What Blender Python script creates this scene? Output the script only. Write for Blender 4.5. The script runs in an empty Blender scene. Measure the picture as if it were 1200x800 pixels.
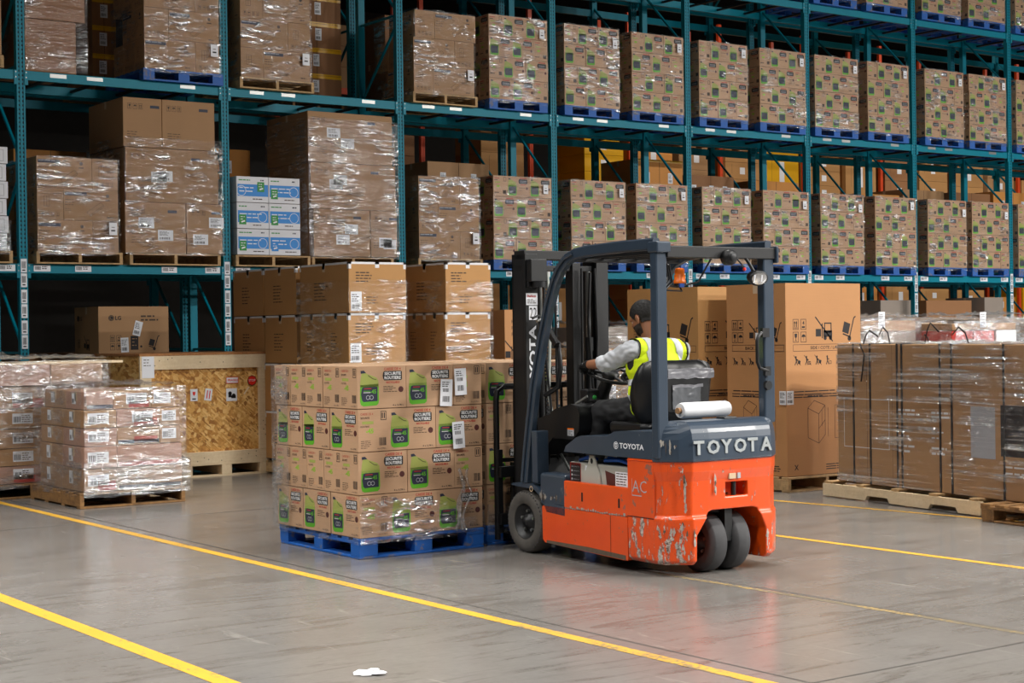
import bpy, bmesh, math, random
from mathutils import Vector, Matrix, noise as mnoise
R = math.radians
COL = bpy.context.scene.collection
SC = bpy.context.scene
rnd = random.Random(7)

# ------------------------------------------------------------------ mesh builder
class MB:
    def __init__(s):
        s.v = []; s.f = []; s.m = []; s.mats = []; s.s = []
    def mi(s, mat):
        if mat not in s.mats: s.mats.append(mat)
        return s.mats.index(mat)
    def add(s, vs, fs, mat, smooth=False):
        b = len(s.v); s.v += [tuple(p) for p in vs]; k = s.mi(mat)
        for f in fs:
            s.f.append([b + i for i in f]); s.m.append(k); s.s.append(smooth)
    def box(s, x0, x1, y0, y1, z0, z1, mat, T=None):
        vs = [Vector(p) for p in ((x0,y0,z0),(x1,y0,z0),(x1,y1,z0),(x0,y1,z0),(x0,y0,z1),(x1,y0,z1),(x1,y1,z1),(x0,y1,z1))]
        if T is not None: vs = [T @ p for p in vs]
        s.add(vs, [(0,3,2,1),(4,5,6,7),(0,1,5,4),(1,2,6,5),(2,3,7,6),(3,0,4,7)], mat)
    def cbox(s, c, d, mat, T=None):
        s.box(c[0]-d[0]/2, c[0]+d[0]/2, c[1]-d[1]/2, c[1]+d[1]/2, c[2]-d[2]/2, c[2]+d[2]/2, mat, T)
    def prism(s, poly, a, b, mat, axis='x', T=None, smooth=False):
        # poly: 2d points in the plane normal to axis
        def P(p, t):
            q = {'x': (t, p[0], p[1]), 'y': (p[0], t, p[1]), 'z': (p[0], p[1], t)}[axis]
            q = Vector(q); return T @ q if T is not None else q
        n = len(poly)
        vs = [P(p, a) for p in poly] + [P(p, b) for p in poly]
        fs = [tuple(range(n))[::-1], tuple(range(n, 2*n))]
        s.add(vs, fs, mat)
        s.add(vs, [(i, (i+1) % n, n+(i+1) % n, n+i) for i in range(n)], mat, smooth)
    def loft(s, rings, mat, smooth=True, cap=True, closed=True):
        n = len(rings[0]); vs = [p for r in rings for p in r]; fs = []
        for k in range(len(rings)-1):
            for i in range(n if closed else n-1):
                j = (i+1) % n
                fs.append((k*n+i, k*n+j, (k+1)*n+j, (k+1)*n+i))
        s.add(vs, fs, mat, smooth)
        if cap and closed:
            s.add(rings[0], [tuple(range(n))[::-1]], mat); s.add(rings[-1], [tuple(range(n))], mat)
    def tube(s, path, r, mat, n=8, flat=None, cap=True):
        # path of points, r radius (number or list); flat=(w,d,side vector) gives a rectangular bar
        path = [Vector(p) for p in path]; rings = []
        up = None
        for i, p in enumerate(path):
            if i == 0: t = path[1]-path[0]
            elif i == len(path)-1: t = path[-1]-path[-2]
            else: t = (path[i+1]-p).normalized() + (p-path[i-1]).normalized()
            t.normalize()
            if up is None:
                up = Vector(flat[2]) if flat else (Vector((0,0,1)) if abs(t.z) < .9 else Vector((1,0,0)))
            a = (up - t*up.dot(t)).normalized(); b = t.cross(a); up = a
            if flat:
                w, d = flat[0]/2, flat[1]/2
                c = min(w, d)*.35
                pts = [(w-c,d),(-w+c,d),(-w,d-c),(-w,-d+c),(-w+c,-d),(w-c,-d),(w,-d+c),(w,d-c)]
                rings.append([p + a*x + b*y for x, y in pts])
            else:
                rr = r[i] if isinstance(r, (list, tuple)) else r
                rings.append([p + a*(math.cos(2*math.pi*k/n)*rr) + b*(math.sin(2*math.pi*k/n)*rr) for k in range(n)])
        s.loft(rings, mat, smooth=not flat, cap=cap)
    def cyl(s, p0, p1, r, mat, n=20, r2=None):
        s.tube([p0, p1], [r, r if r2 is None else r2], mat, n)
    def lathe(s, prof, c, axis, mat, n=32, smooth=True):
        # prof: list of (radius, t) along axis from c
        c = Vector(c); ax = Vector(axis).normalized()
        a = ax.orthogonal().normalized(); b = ax.cross(a)
        rings = [[c + ax*t + a*(math.cos(2*math.pi*k/n)*r) + b*(math.sin(2*math.pi*k/n)*r) for k in range(n)] for r, t in prof]
        s.loft(rings, mat, smooth, cap=True)
    def ball(s, c, r, mat, n=16, m=10):
        r = r if isinstance(r, (list, tuple)) else (r, r, r)
        rings = []
        for j in range(m+1):
            th = math.pi*(j+.001)/(m+.002)
            rings.append([Vector((c[0]+r[0]*math.sin(th)*math.cos(2*math.pi*k/n), c[1]+r[1]*math.sin(th)*math.sin(2*math.pi*k/n), c[2]+r[2]*math.cos(th))) for k in range(n)])
        s.loft(rings, mat, True)
    def mesh(s, name, recalc=True):
        me = bpy.data.meshes.new(name)
        me.from_pydata(s.v, [], s.f)
        for m in s.mats: me.materials.append(M[m] if isinstance(m, str) else m)
        me.polygons.foreach_set('material_index', s.m)
        me.polygons.foreach_set('use_smooth', s.s)
        if recalc:
            bm = bmesh.new(); bm.from_mesh(me)
            bmesh.ops.recalc_face_normals(bm, faces=bm.faces); bm.to_mesh(me); bm.free()
        me.update()
        return me
    def build(s, name, parent=None, loc=(0,0,0), rz=0, bevel=0, seg=2):
        o = link(name, s.mesh(name), parent, loc, rz)
        if bevel:
            md = o.modifiers.new('bevel', 'BEVEL'); md.width = bevel; md.segments = seg; md.limit_method = 'ANGLE'; md.angle_limit = R(35)
            md.harden_normals = False
        return o

def link(name, me, parent=None, loc=(0,0,0), rz=0):
    o = bpy.data.objects.new(name, me); COL.objects.link(o)
    if parent: o.parent = parent
    o.location = loc; o.rotation_euler = (0, 0, rz)
    return o
def tag(o, label=None, cat=None, group=None, kind=None):
    if label: o['label'] = label
    if cat: o['category'] = cat
    if group: o['group'] = group
    if kind: o['kind'] = kind
    return o
def empty(name, loc, label, cat, group=None, rz=0):
    return tag(link(name, None, None, loc, rz), label, cat, group)
def copy_tree(o, parent=None):
    c = o.copy(); COL.objects.link(c)
    if parent: c.parent = parent
    for ch in kids.get(o.name, []): copy_tree(ch, c)
    return c
kids = {}
def note_kids(o):
    kids[o.name] = [c for c in bpy.data.objects if c.parent == o]
    for c in kids[o.name]: note_kids(c)

# ------------------------------------------------------------------ text as flat polygons
_txt = {}
def text_geo(body, bold=0.0, spacing=1.0):
    key = (body, bold, spacing)
    if key not in _txt:
        cu = bpy.data.curves.new('lettering', 'FONT'); cu.body = body; cu.size = 1; cu.offset = bold; cu.space_character = spacing
        cu.resolution_u = 2; cu.fill_mode = 'FRONT'
        ob = bpy.data.objects.new('lettering', cu); COL.objects.link(ob)
        bpy.context.view_layer.update()
        dg = bpy.context.evaluated_depsgraph_get()
        me = bpy.data.meshes.new_from_object(ob.evaluated_get(dg))
        vs = [(v.co.x, v.co.y) for v in me.vertices]; fs = [tuple(p.vertices) for p in me.polygons]
        bpy.data.objects.remove(ob); bpy.data.curves.remove(cu); bpy.data.meshes.remove(me)
        if vs:
            x0 = min(v[0] for v in vs); x1 = max(v[0] for v in vs); y0 = min(v[1] for v in vs); y1 = max(v[1] for v in vs)
        else: x0 = y0 = 0; x1 = y1 = 1
        _txt[key] = ([((v[0]-x0)/(y1-y0), (v[1]-y0)/(y1-y0)) for v in vs], fs, (x1-x0)/(y1-y0))
    return _txt[key]

class Face:
    """A flat printing surface: o lower-left corner, ex to the right, ez up, prints stand off by d along n."""
    def __init__(s, mb, o, ex, ez, d=.0008):
        s.mb = mb; s.o = Vector(o); s.ex = Vector(ex).normalized(); s.ez = Vector(ez).normalized(); s.n = s.ex.cross(s.ez); s.d = d
    def P(s, x, z, l=1): return s.o + s.ex*x + s.ez*z + s.n*(s.d*l)
    def rect(s, x, z, w, h, mat, l=1, rot=0):
        pts = [(-w/2,-h/2),(w/2,-h/2),(w/2,h/2),(-w/2,h/2)]; c, q = math.cos(rot), math.sin(rot)
        s.mb.add([s.P(x+w/2+a*c-b*q, z+h/2+a*q+b*c, l) for a, b in pts], [(0,1,2,3)], mat)
    def poly(s, pts, mat, l=1):
        s.mb.add([s.P(a, b, l) for a, b in pts], [tuple(range(len(pts)))], mat)
    def line(s, a, b, w, mat, l=1):
        dx, dz = b[0]-a[0], b[1]-a[1]; L = math.hypot(dx, dz) or 1; nx, nz = -dz/L*w/2, dx/L*w/2
        s.poly([(a[0]+nx,a[1]+nz),(a[0]-nx,a[1]-nz),(b[0]-nx,b[1]-nz),(b[0]+nx,b[1]+nz)], mat, l)
    def frame(s, x, z, w, h, t, mat, l=1):
        s.rect(x, z, w, t, mat, l); s.rect(x, z+h-t, w, t, mat, l); s.rect(x, z+t, t, h-2*t, mat, l); s.rect(x+w-t, z+t, t, h-2*t, mat, l)
    def disc(s, x, z, r, mat, l=1, n=20, rx=None):
        s.poly([(x+(rx or r)*math.cos(2*math.pi*k/n), z+r*math.sin(2*math.pi*k/n)) for k in range(n)], mat, l)
    def ring(s, x, z, r, t, mat, l=1, n=20):
        p = [s.P(x+r*math.cos(2*math.pi*k/n), z+r*math.sin(2*math.pi*k/n), l) for k in range(n)]
        q = [s.P(x+(r-t)*math.cos(2*math.pi*k/n), z+(r-t)*math.sin(2*math.pi*k/n), l) for k in range(n)]
        s.mb.add(p+q, [(k, (k+1) % n, n+(k+1) % n, n+k) for k in range(n)], mat)
    def text(s, body, x, z, h, mat, w=None, bold=0.0, l=1, rot=0, center=False):
        vs, fs, asp = text_geo(body, bold); kx = (w/asp if w else h)
        if center: x -= kx*asp/2
        c, q = math.cos(rot), math.sin(rot)
        s.mb.add([s.P(x+a*kx*c-b*h*q, z+a*kx*q+b*h*c, l) for a, b in vs], fs, mat)
    def lines(s, x, z, w, n, pitch, t, mat, seed=0, l=1):
        r = random.Random(seed)
        for k in range(n):
            ww = w*(.55+.45*r.random()); xx = x
            while xx < x+ww-.004:
                seg = min((.02+.03*r.random())*max(w, .1)/.15, x+ww-xx); s.rect(xx, z-k*pitch, seg, t, mat, l); xx += seg+pitch*.35
    def bars(s, x, z, w, h, mat, n=12, seed=0, l=1):
        r = random.Random(seed); ws = [r.random()+.4 for _ in range(2*n)]; k = w/sum(ws); xx = x
        for i, q in enumerate(ws):
            if i % 2 == 0: s.rect(xx, z, q*k, h, mat, l)
            xx += q*k

def box_faces(mb, x0, x1, y0, y1, z0, z1):
    return {'front': Face(mb, (x0,y0,z0), (1,0,0), (0,0,1)), 'back': Face(mb, (x1,y1,z0), (-1,0,0), (0,0,1)),
            'left': Face(mb, (x0,y1,z0), (0,-1,0), (0,0,1)), 'right': Face(mb, (x1,y0,z0), (0,1,0), (0,0,1)),
            'top': Face(mb, (x0,y0,z1), (1,0,0), (0,1,0))}

# ------------------------------------------------------------------ materials
def lin(c): return tuple((x/12.92 if x <= .04045 else ((x+.055)/1.055)**2.4) for x in c)
def rgb(r, g, b): return lin((r/255, g/255, b/255)) + (1,)
M = {}
class NT:
    def __init__(s, name):
        s.mat = bpy.data.materials.new(name); s.mat.use_nodes = True; s.t = s.mat.node_tree; s.n = s.t.nodes; s.b = s.n['Principled BSDF']; s.out = s.n['Material Output']
        M[name] = s.mat
    def N(s, typ, **kw):
        n = s.n.new('ShaderNode'+typ)
        for k, v in kw.items():
            if k in n.inputs: n.inputs[k].default_value = v
            else: setattr(n, k, v)
        return n
    def L(s, a, b): s.t.links.new(a, b)
    def coords(s, scale=(1,1,1), rot=(0,0,0), which='Object', rand=False):
        tc = s.N('TexCoord'); mp = s.N('Mapping'); mp.inputs['Scale'].default_value = scale; mp.inputs['Rotation'].default_value = rot
        s.L(tc.outputs[which], mp.inputs['Vector'])
        if rand:
            oi = s.N('ObjectInfo'); ml = s.N('Math', operation='MULTIPLY'); ml.inputs[1].default_value = 37.0
            s.L(oi.outputs['Random'], ml.inputs[0])
            cb = s.N('CombineXYZ'); s.L(ml.outputs[0], cb.inputs[0]); s.L(ml.outputs[0], cb.inputs[1]); s.L(cb.outputs[0], mp.inputs['Location'])
        return mp.outputs[0]
    def noise(s, vec, scale, detail=4, rough=.5, dist=0):
        n = s.N('TexNoise'); n.inputs['Scale'].default_value = scale; n.inputs['Detail'].default_value = detail
        n.inputs['Roughness'].default_value = rough; n.inputs['Distortion'].default_value = dist
        s.L(vec, n.inputs['Vector']); return n.outputs['Fac']
    def ramp(s, fac, stops, interp='LINEAR'):
        r = s.N('ValToRGB'); cr = r.color_ramp; cr.interpolation = interp
        cr.elements[0].position = stops[0][0]; cr.elements[0].color = stops[0][1]
        cr.elements[1].position = stops[-1][0]; cr.elements[1].color = stops[-1][1]
        for p, c in stops[1:-1]:
            e = cr.elements.new(p); e.color = c
        s.L(fac, r.inputs[0]); return r.outputs[0]
    def mix(s, fac, a, b, blend='MIX'):
        m = s.N('Mix', data_type='RGBA', blend_type=blend)
        for k, v in ((0, fac), (6, a), (7, b)):
            if hasattr(v, 'links'): s.L(v, m.inputs[k])
            else: m.inputs[k].default_value = v
        return m.outputs[2]
    def bump(s, h, strength=.3, dist=.01):
        b = s.N('Bump'); b.inputs['Strength'].default_value = strength; b.inputs['Distance'].default_value = dist
        s.L(h, b.inputs['Height']); s.L(b.outputs[0], s.b.inputs['Normal']); return b
    def set(s, **kw):
        for k, v in kw.items():
            i = s.b.inputs[k.replace('_', ' ')]
            if hasattr(v, 'links'): s.L(v, i)
            else: i.default_value = v
def g(v): return (v, v, v, 1)
def dark(c, k): return (c[0]*k, c[1]*k, c[2]*k, 1)

def simple(name, col, rough=.6, metal=0, var=.12, scale=6, bump=0, bscale=60, coat=0, spec=None, rand=0):
    m = NT(name); v = m.coords(rand=rand > 0)
    c = m.mix(m.noise(v, scale), dark(col, 1-var), dark(col, 1+var))
    if rand:
        oi = m.N('ObjectInfo'); c = m.mix(oi.outputs['Random'], dark(col, 1), c) if False else c
        hs = m.N('HueSaturation'); mr = m.N('MapRange'); mr.inputs[3].default_value = 1-rand; mr.inputs[4].default_value = 1+rand
        m.L(oi.outputs['Random'], mr.inputs[0]); m.L(mr.outputs[0], hs.inputs['Value']); m.L(c, hs.inputs['Color']); c = hs.outputs[0]
    m.set(Base_Color=c, Roughness=rough, Metallic=metal)
    if coat: m.set(Coat_Weight=coat, Coat_Roughness=.12)
    if spec is not None: m.set(Specular_IOR_Level=spec)
    if bump: m.bump(m.noise(v, bscale), bump, .004)
    return m

def cardboard(name, col, rand=.07, rough=.62):
    m = NT(name); v = m.coords(rand=True)
    big = m.noise(v, 2.2, 3); fine = m.noise(m.coords((1,1,60), rand=True), 4, 3)
    c = m.mix(big, dark(col, .86), dark(col, 1.12)); c = m.mix(.25, c, m.mix(fine, dark(col, .8), dark(col, 1.2)))
    oi = m.N('ObjectInfo'); hs = m.N('HueSaturation'); mr = m.N('MapRange'); mr.inputs[3].default_value = 1-rand; mr.inputs[4].default_value = 1+rand
    m.L(oi.outputs['Random'], mr.inputs[0]); m.L(mr.outputs[0], hs.inputs['Value']); m.L(c, hs.inputs['Color'])
    m.set(Base_Color=hs.outputs[0], Roughness=rough, Specular_IOR_Level=.3)
    m.bump(m.mix(.5, big, fine), .25, .006)
cardboard('cardboard', rgb(166,128,90))
cardboard('cardboard_jug', rgb(188,152,120))
cardboard('cardboard_tan', rgb(182,136,84))
cardboard('cardboard_fridge', rgb(192,140,92), .03)
cardboard('cardboard_brown', rgb(150,106,70))
cardboard('cardboard_grey', rgb(150,138,128))
cardboard('cardboard_white', rgb(225,226,232), .03)
cardboard('cardboard_orange', rgb(205,140,70), .05)
simple('carton_edge', rgb(120,88,60), .8)
simple('seam', rgb(70,48,32), .8)
simple('tape', rgb(205,180,150), .25, var=.05)
simple('tape_white', rgb(225,225,228), .3, var=.05)
simple('tape_yellow', rgb(225,170,20), .3, var=.05)
simple('ink', rgb(30,26,28), .7, var=.05)
simple('ink_soft', rgb(68,52,40), .7, var=.05)
simple('ink_red', rgb(176,40,34), .6, var=.08)
simple('ink_navy', rgb(36,42,62), .6, var=.05)
simple('ink_brown', rgb(80,34,30), .6)
simple('jug_pale', rgb(160,168,84), .6, var=.1)
simple('jug_green', rgb(88,168,30), .6, var=.08)
simple('print_lime', rgb(140,185,50), .6)
simple('print_blue', rgb(34,134,214), .55, var=.05)
simple('print_green', rgb(30,140,52), .55)
simple('paper', rgb(232,234,240), .55, var=.03)
simple('paper_grey', rgb(170,172,178), .55, var=.06)
simple('white_ink', rgb(225,225,225), .6, var=.03)
simple('wood_raw', rgb(206,170,118), .7, var=.18, scale=9, bump=.2, rand=.1)
simple('strap', rgb(24,24,26), .4)

def wood(name, a, b, dirt=0):
    m = NT(name); v = m.coords((1,1,1), rand=True); v2 = m.coords((.6,7,7), rand=True); v3 = m.coords((7,.6,7), rand=True)
    n = m.mix(.5, m.noise(v2, 6, 5, .6, .6), m.noise(v3, 5, 5, .6, .6))
    c = m.ramp(n, [(.3, a), (.7, b)])
    if dirt: c = m.mix(m.ramp(m.noise(v, 9, 5), [(.45, g(0)), (.75, g(dirt))]), c, rgb(60,44,30))
    m.set(Base_Color=c, Roughness=.75); m.bump(n, .3, .004)
wood('pallet_wood', rgb(168,132,88), rgb(208,174,126), .5)
wood('pallet_dark', rgb(110,78,46), rgb(168,124,72), .7)
wood('pallet_pale', rgb(216,190,150), rgb(240,220,186), .15)
wood('pine', rgb(222,196,156), rgb(240,220,186), .06)
wood('plywood_edge', rgb(140,84,46), rgb(196,140,84), .2)

def painted(name, col, chips, chipcol, rough=.5, coat=0, cscale=14, lo=.6, hi=.64):
    m = NT(name); v = m.coords(rand=True)
    c = m.mix(m.noise(v, 5), dark(col, .85), dark(col, 1.12))
    mask = m.ramp(m.mix(.5, m.noise(v, cscale, 6, .65), m.noise(v, cscale*.25, 2)), [(lo, g(0)), (hi, g(chips))])
    c = m.mix(mask, c, chipcol)
    m.set(Base_Color=c, Roughness=rough)
    if coat: m.set(Coat_Weight=coat, Coat_Roughness=.15)
    if name == 'rack_teal': m.set(Specular_IOR_Level=.2)
    m.bump(m.noise(v, 80), .08, .002)
painted('pallet_blue', rgb(22,92,176), .7, rgb(120,110,100), .6, cscale=22, lo=.57, hi=.62)
painted('rack_teal', rgb(0,126,148), .5, rgb(40,60,62), .42, cscale=30, lo=.66, hi=.7)
painted('rack_orange', rgb(214,72,22), .4, rgb(70,40,30), .5)
simple('hole', rgb(10,12,14), .9)
painted('truck_orange', rgb(226,78,12), .8, rgb(120,96,84), .32, coat=.5, cscale=26, lo=.61, hi=.63)
painted('truck_grey', rgb(48,62,78), .5, rgb(120,124,126), .38, coat=.35, cscale=40, lo=.66, hi=.68)
def battered():
    m = NT('truck_orange_worn'); v = m.coords(); v2 = m.coords((1,1,.32))
    c = m.mix(m.noise(v, 5), dark(rgb(226,78,12), .85), dark(rgb(226,78,12), 1.12))
    n = m.noise(v2, 24, 7, .68, .3); sx = m.N('SeparateXYZ'); m.L(v, sx.inputs[0])
    ab = m.N('Math', operation='ABSOLUTE'); m.L(sx.outputs[0], ab.inputs[0])
    edge = m.ramp(ab.outputs[0], [(.26, g(0)), (.40, g(1)), (.47, g(1)), (.52, g(.5))]); low = m.ramp(sx.outputs[2], [(.30, g(1)), (.40, g(.25)), (.66, g(.5)), (.72, g(0))])
    a1 = m.N('Math', operation='MULTIPLY'); m.L(edge, a1.inputs[0]); m.L(low, a1.inputs[1])
    a2 = m.N('Math', operation='MULTIPLY_ADD'); m.L(a1.outputs[0], a2.inputs[0]); a2.inputs[1].default_value = .13; m.L(n, a2.inputs[2])
    a3 = m.N('Math', operation='MULTIPLY_ADD'); m.L(m.noise(v, 4, 2), a3.inputs[0]); a3.inputs[1].default_value = .16; m.L(a2.outputs[0], a3.inputs[2])
    mask = m.ramp(a3.outputs[0], [(.715, g(0)), (.735, g(.95))])
    chip = m.ramp(m.noise(v, 46, 4, .7), [(.36, rgb(70,62,56)), (.46, rgb(140,132,124)), (.62, rgb(206,200,192))])
    c = m.mix(m.ramp(a3.outputs[0], [(.66, g(0)), (.72, g(.35))]), c, rgb(140,44,12))
    m.set(Base_Color=m.mix(mask, c, chip), Roughness=m.mix(mask, g(.32), g(.6)), Coat_Weight=.4, Coat_Roughness=.15)
    m.bump(mask, .2, .002)
battered()
painted('truck_black', rgb(13,14,17), .4, rgb(70,70,68), .5, cscale=40, lo=.66, hi=.7)
simple('black_plastic', rgb(17,18,21), .45, bump=.1)
simple('vinyl', rgb(30,32,36), .38, bump=.1, bscale=30)
simple('steel_dark', rgb(38,39,41), .45, .4, bump=.1)
simple('steel', rgb(150,152,150), .35, .8)
simple('chrome', rgb(200,200,202), .15, 1)
simple('battery_grey', rgb(168,168,160), .5, var=.12)
simple('cable_blue', rgb(24,90,190), .4)
simple('bare_scrape', rgb(176,170,162), .55, .3, var=.35, scale=60, bump=.3, bscale=90)
simple('dirt', rgb(92,78,64), .8, var=.3, scale=30)
simple('white_plastic', rgb(236,238,242), .3, var=.03)
simple('beacon_orange', rgb(236,112,20), .25, var=.05, coat=.6)
simple('rear_red', rgb(220,40,30), .3)
simple('hose', rgb(190,196,190), .35)
simple('label_blue', rgb(30,80,170), .5)
simple('hood_seam', rgb(12,12,14), .7)
def rubber():
    m = NT('rubber'); v = m.coords()
    c = m.mix(m.noise(v, 14, 5), rgb(54,52,50), rgb(88,84,79)); m.set(Base_Color=c, Roughness=.8); m.bump(m.noise(v, 90), .2, .003)
    m = NT('rubber_dark'); v = m.coords()
    c = m.mix(m.noise(v, 14, 5), rgb(44,44,46), rgb(74,74,76)); m.set(Base_Color=c, Roughness=.75)
rubber()

# clear wrapping film: thin plastic, mostly see-through, glossy where the creases bunch
def film(name, base=.05, peak=.6, rot=0., wide=1., rough=.16, haze=.015, lo=.5, hi=.72, plo=.46, bd=.075, zf=5, tint=(1,1,1,1)):
    m = NT(name)
    v = m.coords((.9*wide, .9*wide, 7), (rot, rot*.6, 0), rand=True); w = m.coords((1.3,1.3,1.5), rand=True)
    streak = m.noise(v, 3.2, 7, .62, .7); patch = m.noise(w, 1.9, 3)
    mul = m.N('Math', operation='MULTIPLY'); m.L(m.ramp(streak, [(lo, g(0)), (hi, g(1))]), mul.inputs[0]); m.L(m.ramp(patch, [(plo, g(.04)), (plo+.14, g(1))]), mul.inputs[1])
    mr = m.N('MapRange'); mr.inputs[3].default_value = base; mr.inputs[4].default_value = peak; m.L(mul.outputs[0], mr.inputs[0])
    bp = m.N('Bump'); bp.inputs['Strength'].default_value = 1; bp.inputs['Distance'].default_value = bd
    crease = m.noise(m.coords((.75*wide, .75*wide, zf), (rot, rot*.6, 0), rand=True), 2.7, 2.5, .5, 1.1)
    m.L(m.mix(.3, crease, m.noise(m.coords((3,3,5), (.4,.3,0), rand=True), 5, 2, .5, 1.0)), bp.inputs['Height'])
    gl = m.N('BsdfGlossy'); gl.inputs['Color'].default_value = (.93,.97,1,1); gl.inputs['Roughness'].default_value = rough
    m.L(bp.outputs[0], gl.inputs['Normal'])
    df = m.N('BsdfDiffuse'); df.inputs['Color'].default_value = (.82,.84,.88,1); m.L(bp.outputs[0], df.inputs['Normal'])
    body = m.N('MixShader'); body.inputs[0].default_value = haze*4; m.L(gl.outputs[0], body.inputs[1]); m.L(df.outputs[0], body.inputs[2])
    tr = m.N('BsdfTransparent'); tr.inputs['Color'].default_value = (.97,.975,.98,1)
    mx = m.N('MixShader'); m.L(mr.outputs[0], mx.inputs[0]); m.L(tr.outputs[0], mx.inputs[1]); m.L(body.outputs[0], mx.inputs[2])
    m.L(mx.outputs[0], m.out.inputs[0])
film('film', .04, .95, lo=.44, hi=.66)
film('film_diagonal', .04, .95, lo=.44, hi=.66, rot=.55, wide=1.6)
film('film_heavy', .10, .95, rot=.2, haze=.03, lo=.42, hi=.7)
film('film_crumpled', .18, .95, rot=.4, wide=3, haze=.05, lo=.38, hi=.65)
film('film_light', .05, .9, lo=.48, hi=.68)

def osb():
    m = NT('osb'); base = None
    out = None
    for k, (rx, sc) in enumerate(((.5, (4,1,1)), (-.7, (1,4,4)), (1.2, (4.5,1.2,1)))):
        v = m.coords((1,1,1), (0, rx, 0)); mp = m.N('Mapping'); mp.inputs['Scale'].default_value = (6.5*sc[0]/2, 7, 6.5*sc[1]*2); m.L(v, mp.inputs[0])
        vo = m.N('TexVoronoi'); vo.inputs['Scale'].default_value = 1.25+.3*k; m.L(mp.outputs[0], vo.inputs['Vector'])
        sp = m.N('SeparateColor'); m.L(vo.outputs['Color'], sp.inputs[0])
        c = m.ramp(sp.outputs[0], [(0, rgb(150,96,40)), (.25, rgb(196,138,66)), (.6, rgb(222,170,94)), (1, rgb(240,200,130))])
        out = c if out is None else m.mix(m.ramp(sp.outputs[1], [(.45, g(0)), (.5, g(1))]), out, c)
        base = sp.outputs[2]
    n = m.noise(m.coords((1,1,1)), 30, 5, .6)
    out = m.mix(m.ramp(n, [(.62, g(0)), (.7, g(.7))]), out, rgb(80,46,20))
    m.set(Base_Color=out, Roughness=.7); m.bump(base, .3, .004)
osb()

def floor_mat():
    m = NT('concrete'); v = m.coords()
    a = m.noise(v, .35, 6, .6, .4); b = m.noise(v, 2.5, 6, .6); c = m.noise(v, 24, 5, .7)
    col = m.mix(a, rgb(98,91,82), rgb(140,138,137)); col = m.mix(.35, col, m.mix(b, rgb(84,80,76), rgb(150,146,142)))
    col = m.mix(.15, col, m.mix(c, rgb(80,78,76), rgb(180,178,172)))
    # scuffs from tyres and trowel marks, long and curved
    s = m.noise(m.coords((.5,3.2,1), (0,0,.5)), 1.6, 8, .7, 1.6)
    col = m.mix(m.ramp(s, [(.52, g(0)), (.64, g(.55))]), col, rgb(84,78,72))
    s2 = m.noise(m.coords((5,.6,1), (0,0,.2)), 2.2, 8, .7, .9)
    col = m.mix(m.ramp(s2, [(.62, g(0)), (.7, g(.35))]), col, rgb(182,178,170))
    rr = m.N('MapRange'); rr.inputs[3].default_value = .10; rr.inputs[4].default_value = .34; m.L(m.mix(.5, b, s), rr.inputs[0])
    m.set(Base_Color=col, Roughness=rr.outputs[0], Specular_IOR_Level=.6)
    m.bump(m.mix(.3, b, c), .12, .004)
floor_mat()
def line_mat(name, col, wear, lo):
    m = NT(name); v = m.coords()
    c = m.mix(m.noise(v, 3), dark(col, .8), dark(col, 1.1))
    w = m.ramp(m.mix(.4, m.noise(m.coords((1,.25,1)), 7, 6, .7), m.noise(v, 40, 4)), [(lo, g(0)), (lo+.07, g(wear))])
    m.set(Base_Color=m.mix(w, c, rgb(120,112,98)), Roughness=.4)
line_mat('floor_yellow', rgb(232,178,62), .9, .56)
line_mat('floor_yellow_scuffed', rgb(222,172,70), .85, .50)
line_mat('floor_yellow_worn', rgb(190,160,100), .95, .42)
simple('joint', rgb(70,66,62), .6)
simple('joint_soft', rgb(100,96,92), .5)
simple('ceiling', rgb(60,62,64), .9)
simple('wall', rgb(86,84,82), .9)
# ------------------------------------------------------------------ camera (1200 x 800)
H = 1.5528; YAW = .6230887; PITCH = .0064340; ROLL = -.0132589; FPX = 1915.9
Fv = Vector((math.sin(YAW), math.cos(YAW), 0)); Rv = Vector((math.cos(YAW), -math.sin(YAW), 0)); Uv = Vector((0,0,1))
F2 = Fv*math.cos(PITCH)-Uv*math.sin(PITCH); U2 = Uv*math.cos(PITCH)+Fv*math.sin(PITCH)
R3 = Rv*math.cos(ROLL)+U2*math.sin(ROLL); U3 = U2*math.cos(ROLL)-Rv*math.sin(ROLL)
cam = bpy.data.objects.new('camera', bpy.data.cameras.new('camera')); COL.objects.link(cam)
cam.matrix_world = Matrix(((R3.x, U3.x, -F2.x, 0), (R3.y, U3.y, -F2.y, 0), (R3.z, U3.z, -F2.z, H), (0,0,0,1)))
cam.data.sensor_width = 36; cam.data.lens = FPX*36/1200; cam.data.clip_end = 200
cam.data.dof.use_dof = False
SC.camera = cam
vs = SC.view_settings; vs.view_transform = 'Standard'; vs.look = 'None'; vs.gamma = 1; vs.use_curve_mapping = False; vs.exposure = -0.1

# ------------------------------------------------------------------ light
w = bpy.data.worlds.new('hall_air'); SC.world = w; w.use_nodes = True
w.node_tree.nodes['Background'].inputs[0].default_value = (.82, .9, 1, 1); w.node_tree.nodes['Background'].inputs[1].default_value = .05
def lamp(name, x, y, z, sx, sy, power, col=(1, .97, .92), rx=0, spread=math.pi):
    l = bpy.data.lights.new(name, 'AREA'); l.shape = 'RECTANGLE'; l.size = sx; l.size_y = sy; l.energy = power; l.color = col; l.spread = spread
    o = bpy.data.objects.new(name, l); COL.objects.link(o); o.location = (x, y, z); o.rotation_euler = (rx, 0, 0); return o
# low bays over the aisle, deep reflectors
for x in (-3, 3, 9, 15, 21, 27):
    lamp('low_bay_lamp', x, 11.2, 9.2, 1.1, .55, 170 if x > 0 else 640, spread=R(88 if x > 0 else 125))
    lamp('low_bay_lamp', x, 4.6, 9.2, 1.1, .55, 165 if x > 0 else 720, spread=R(95 if x > 0 else 125))
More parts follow.
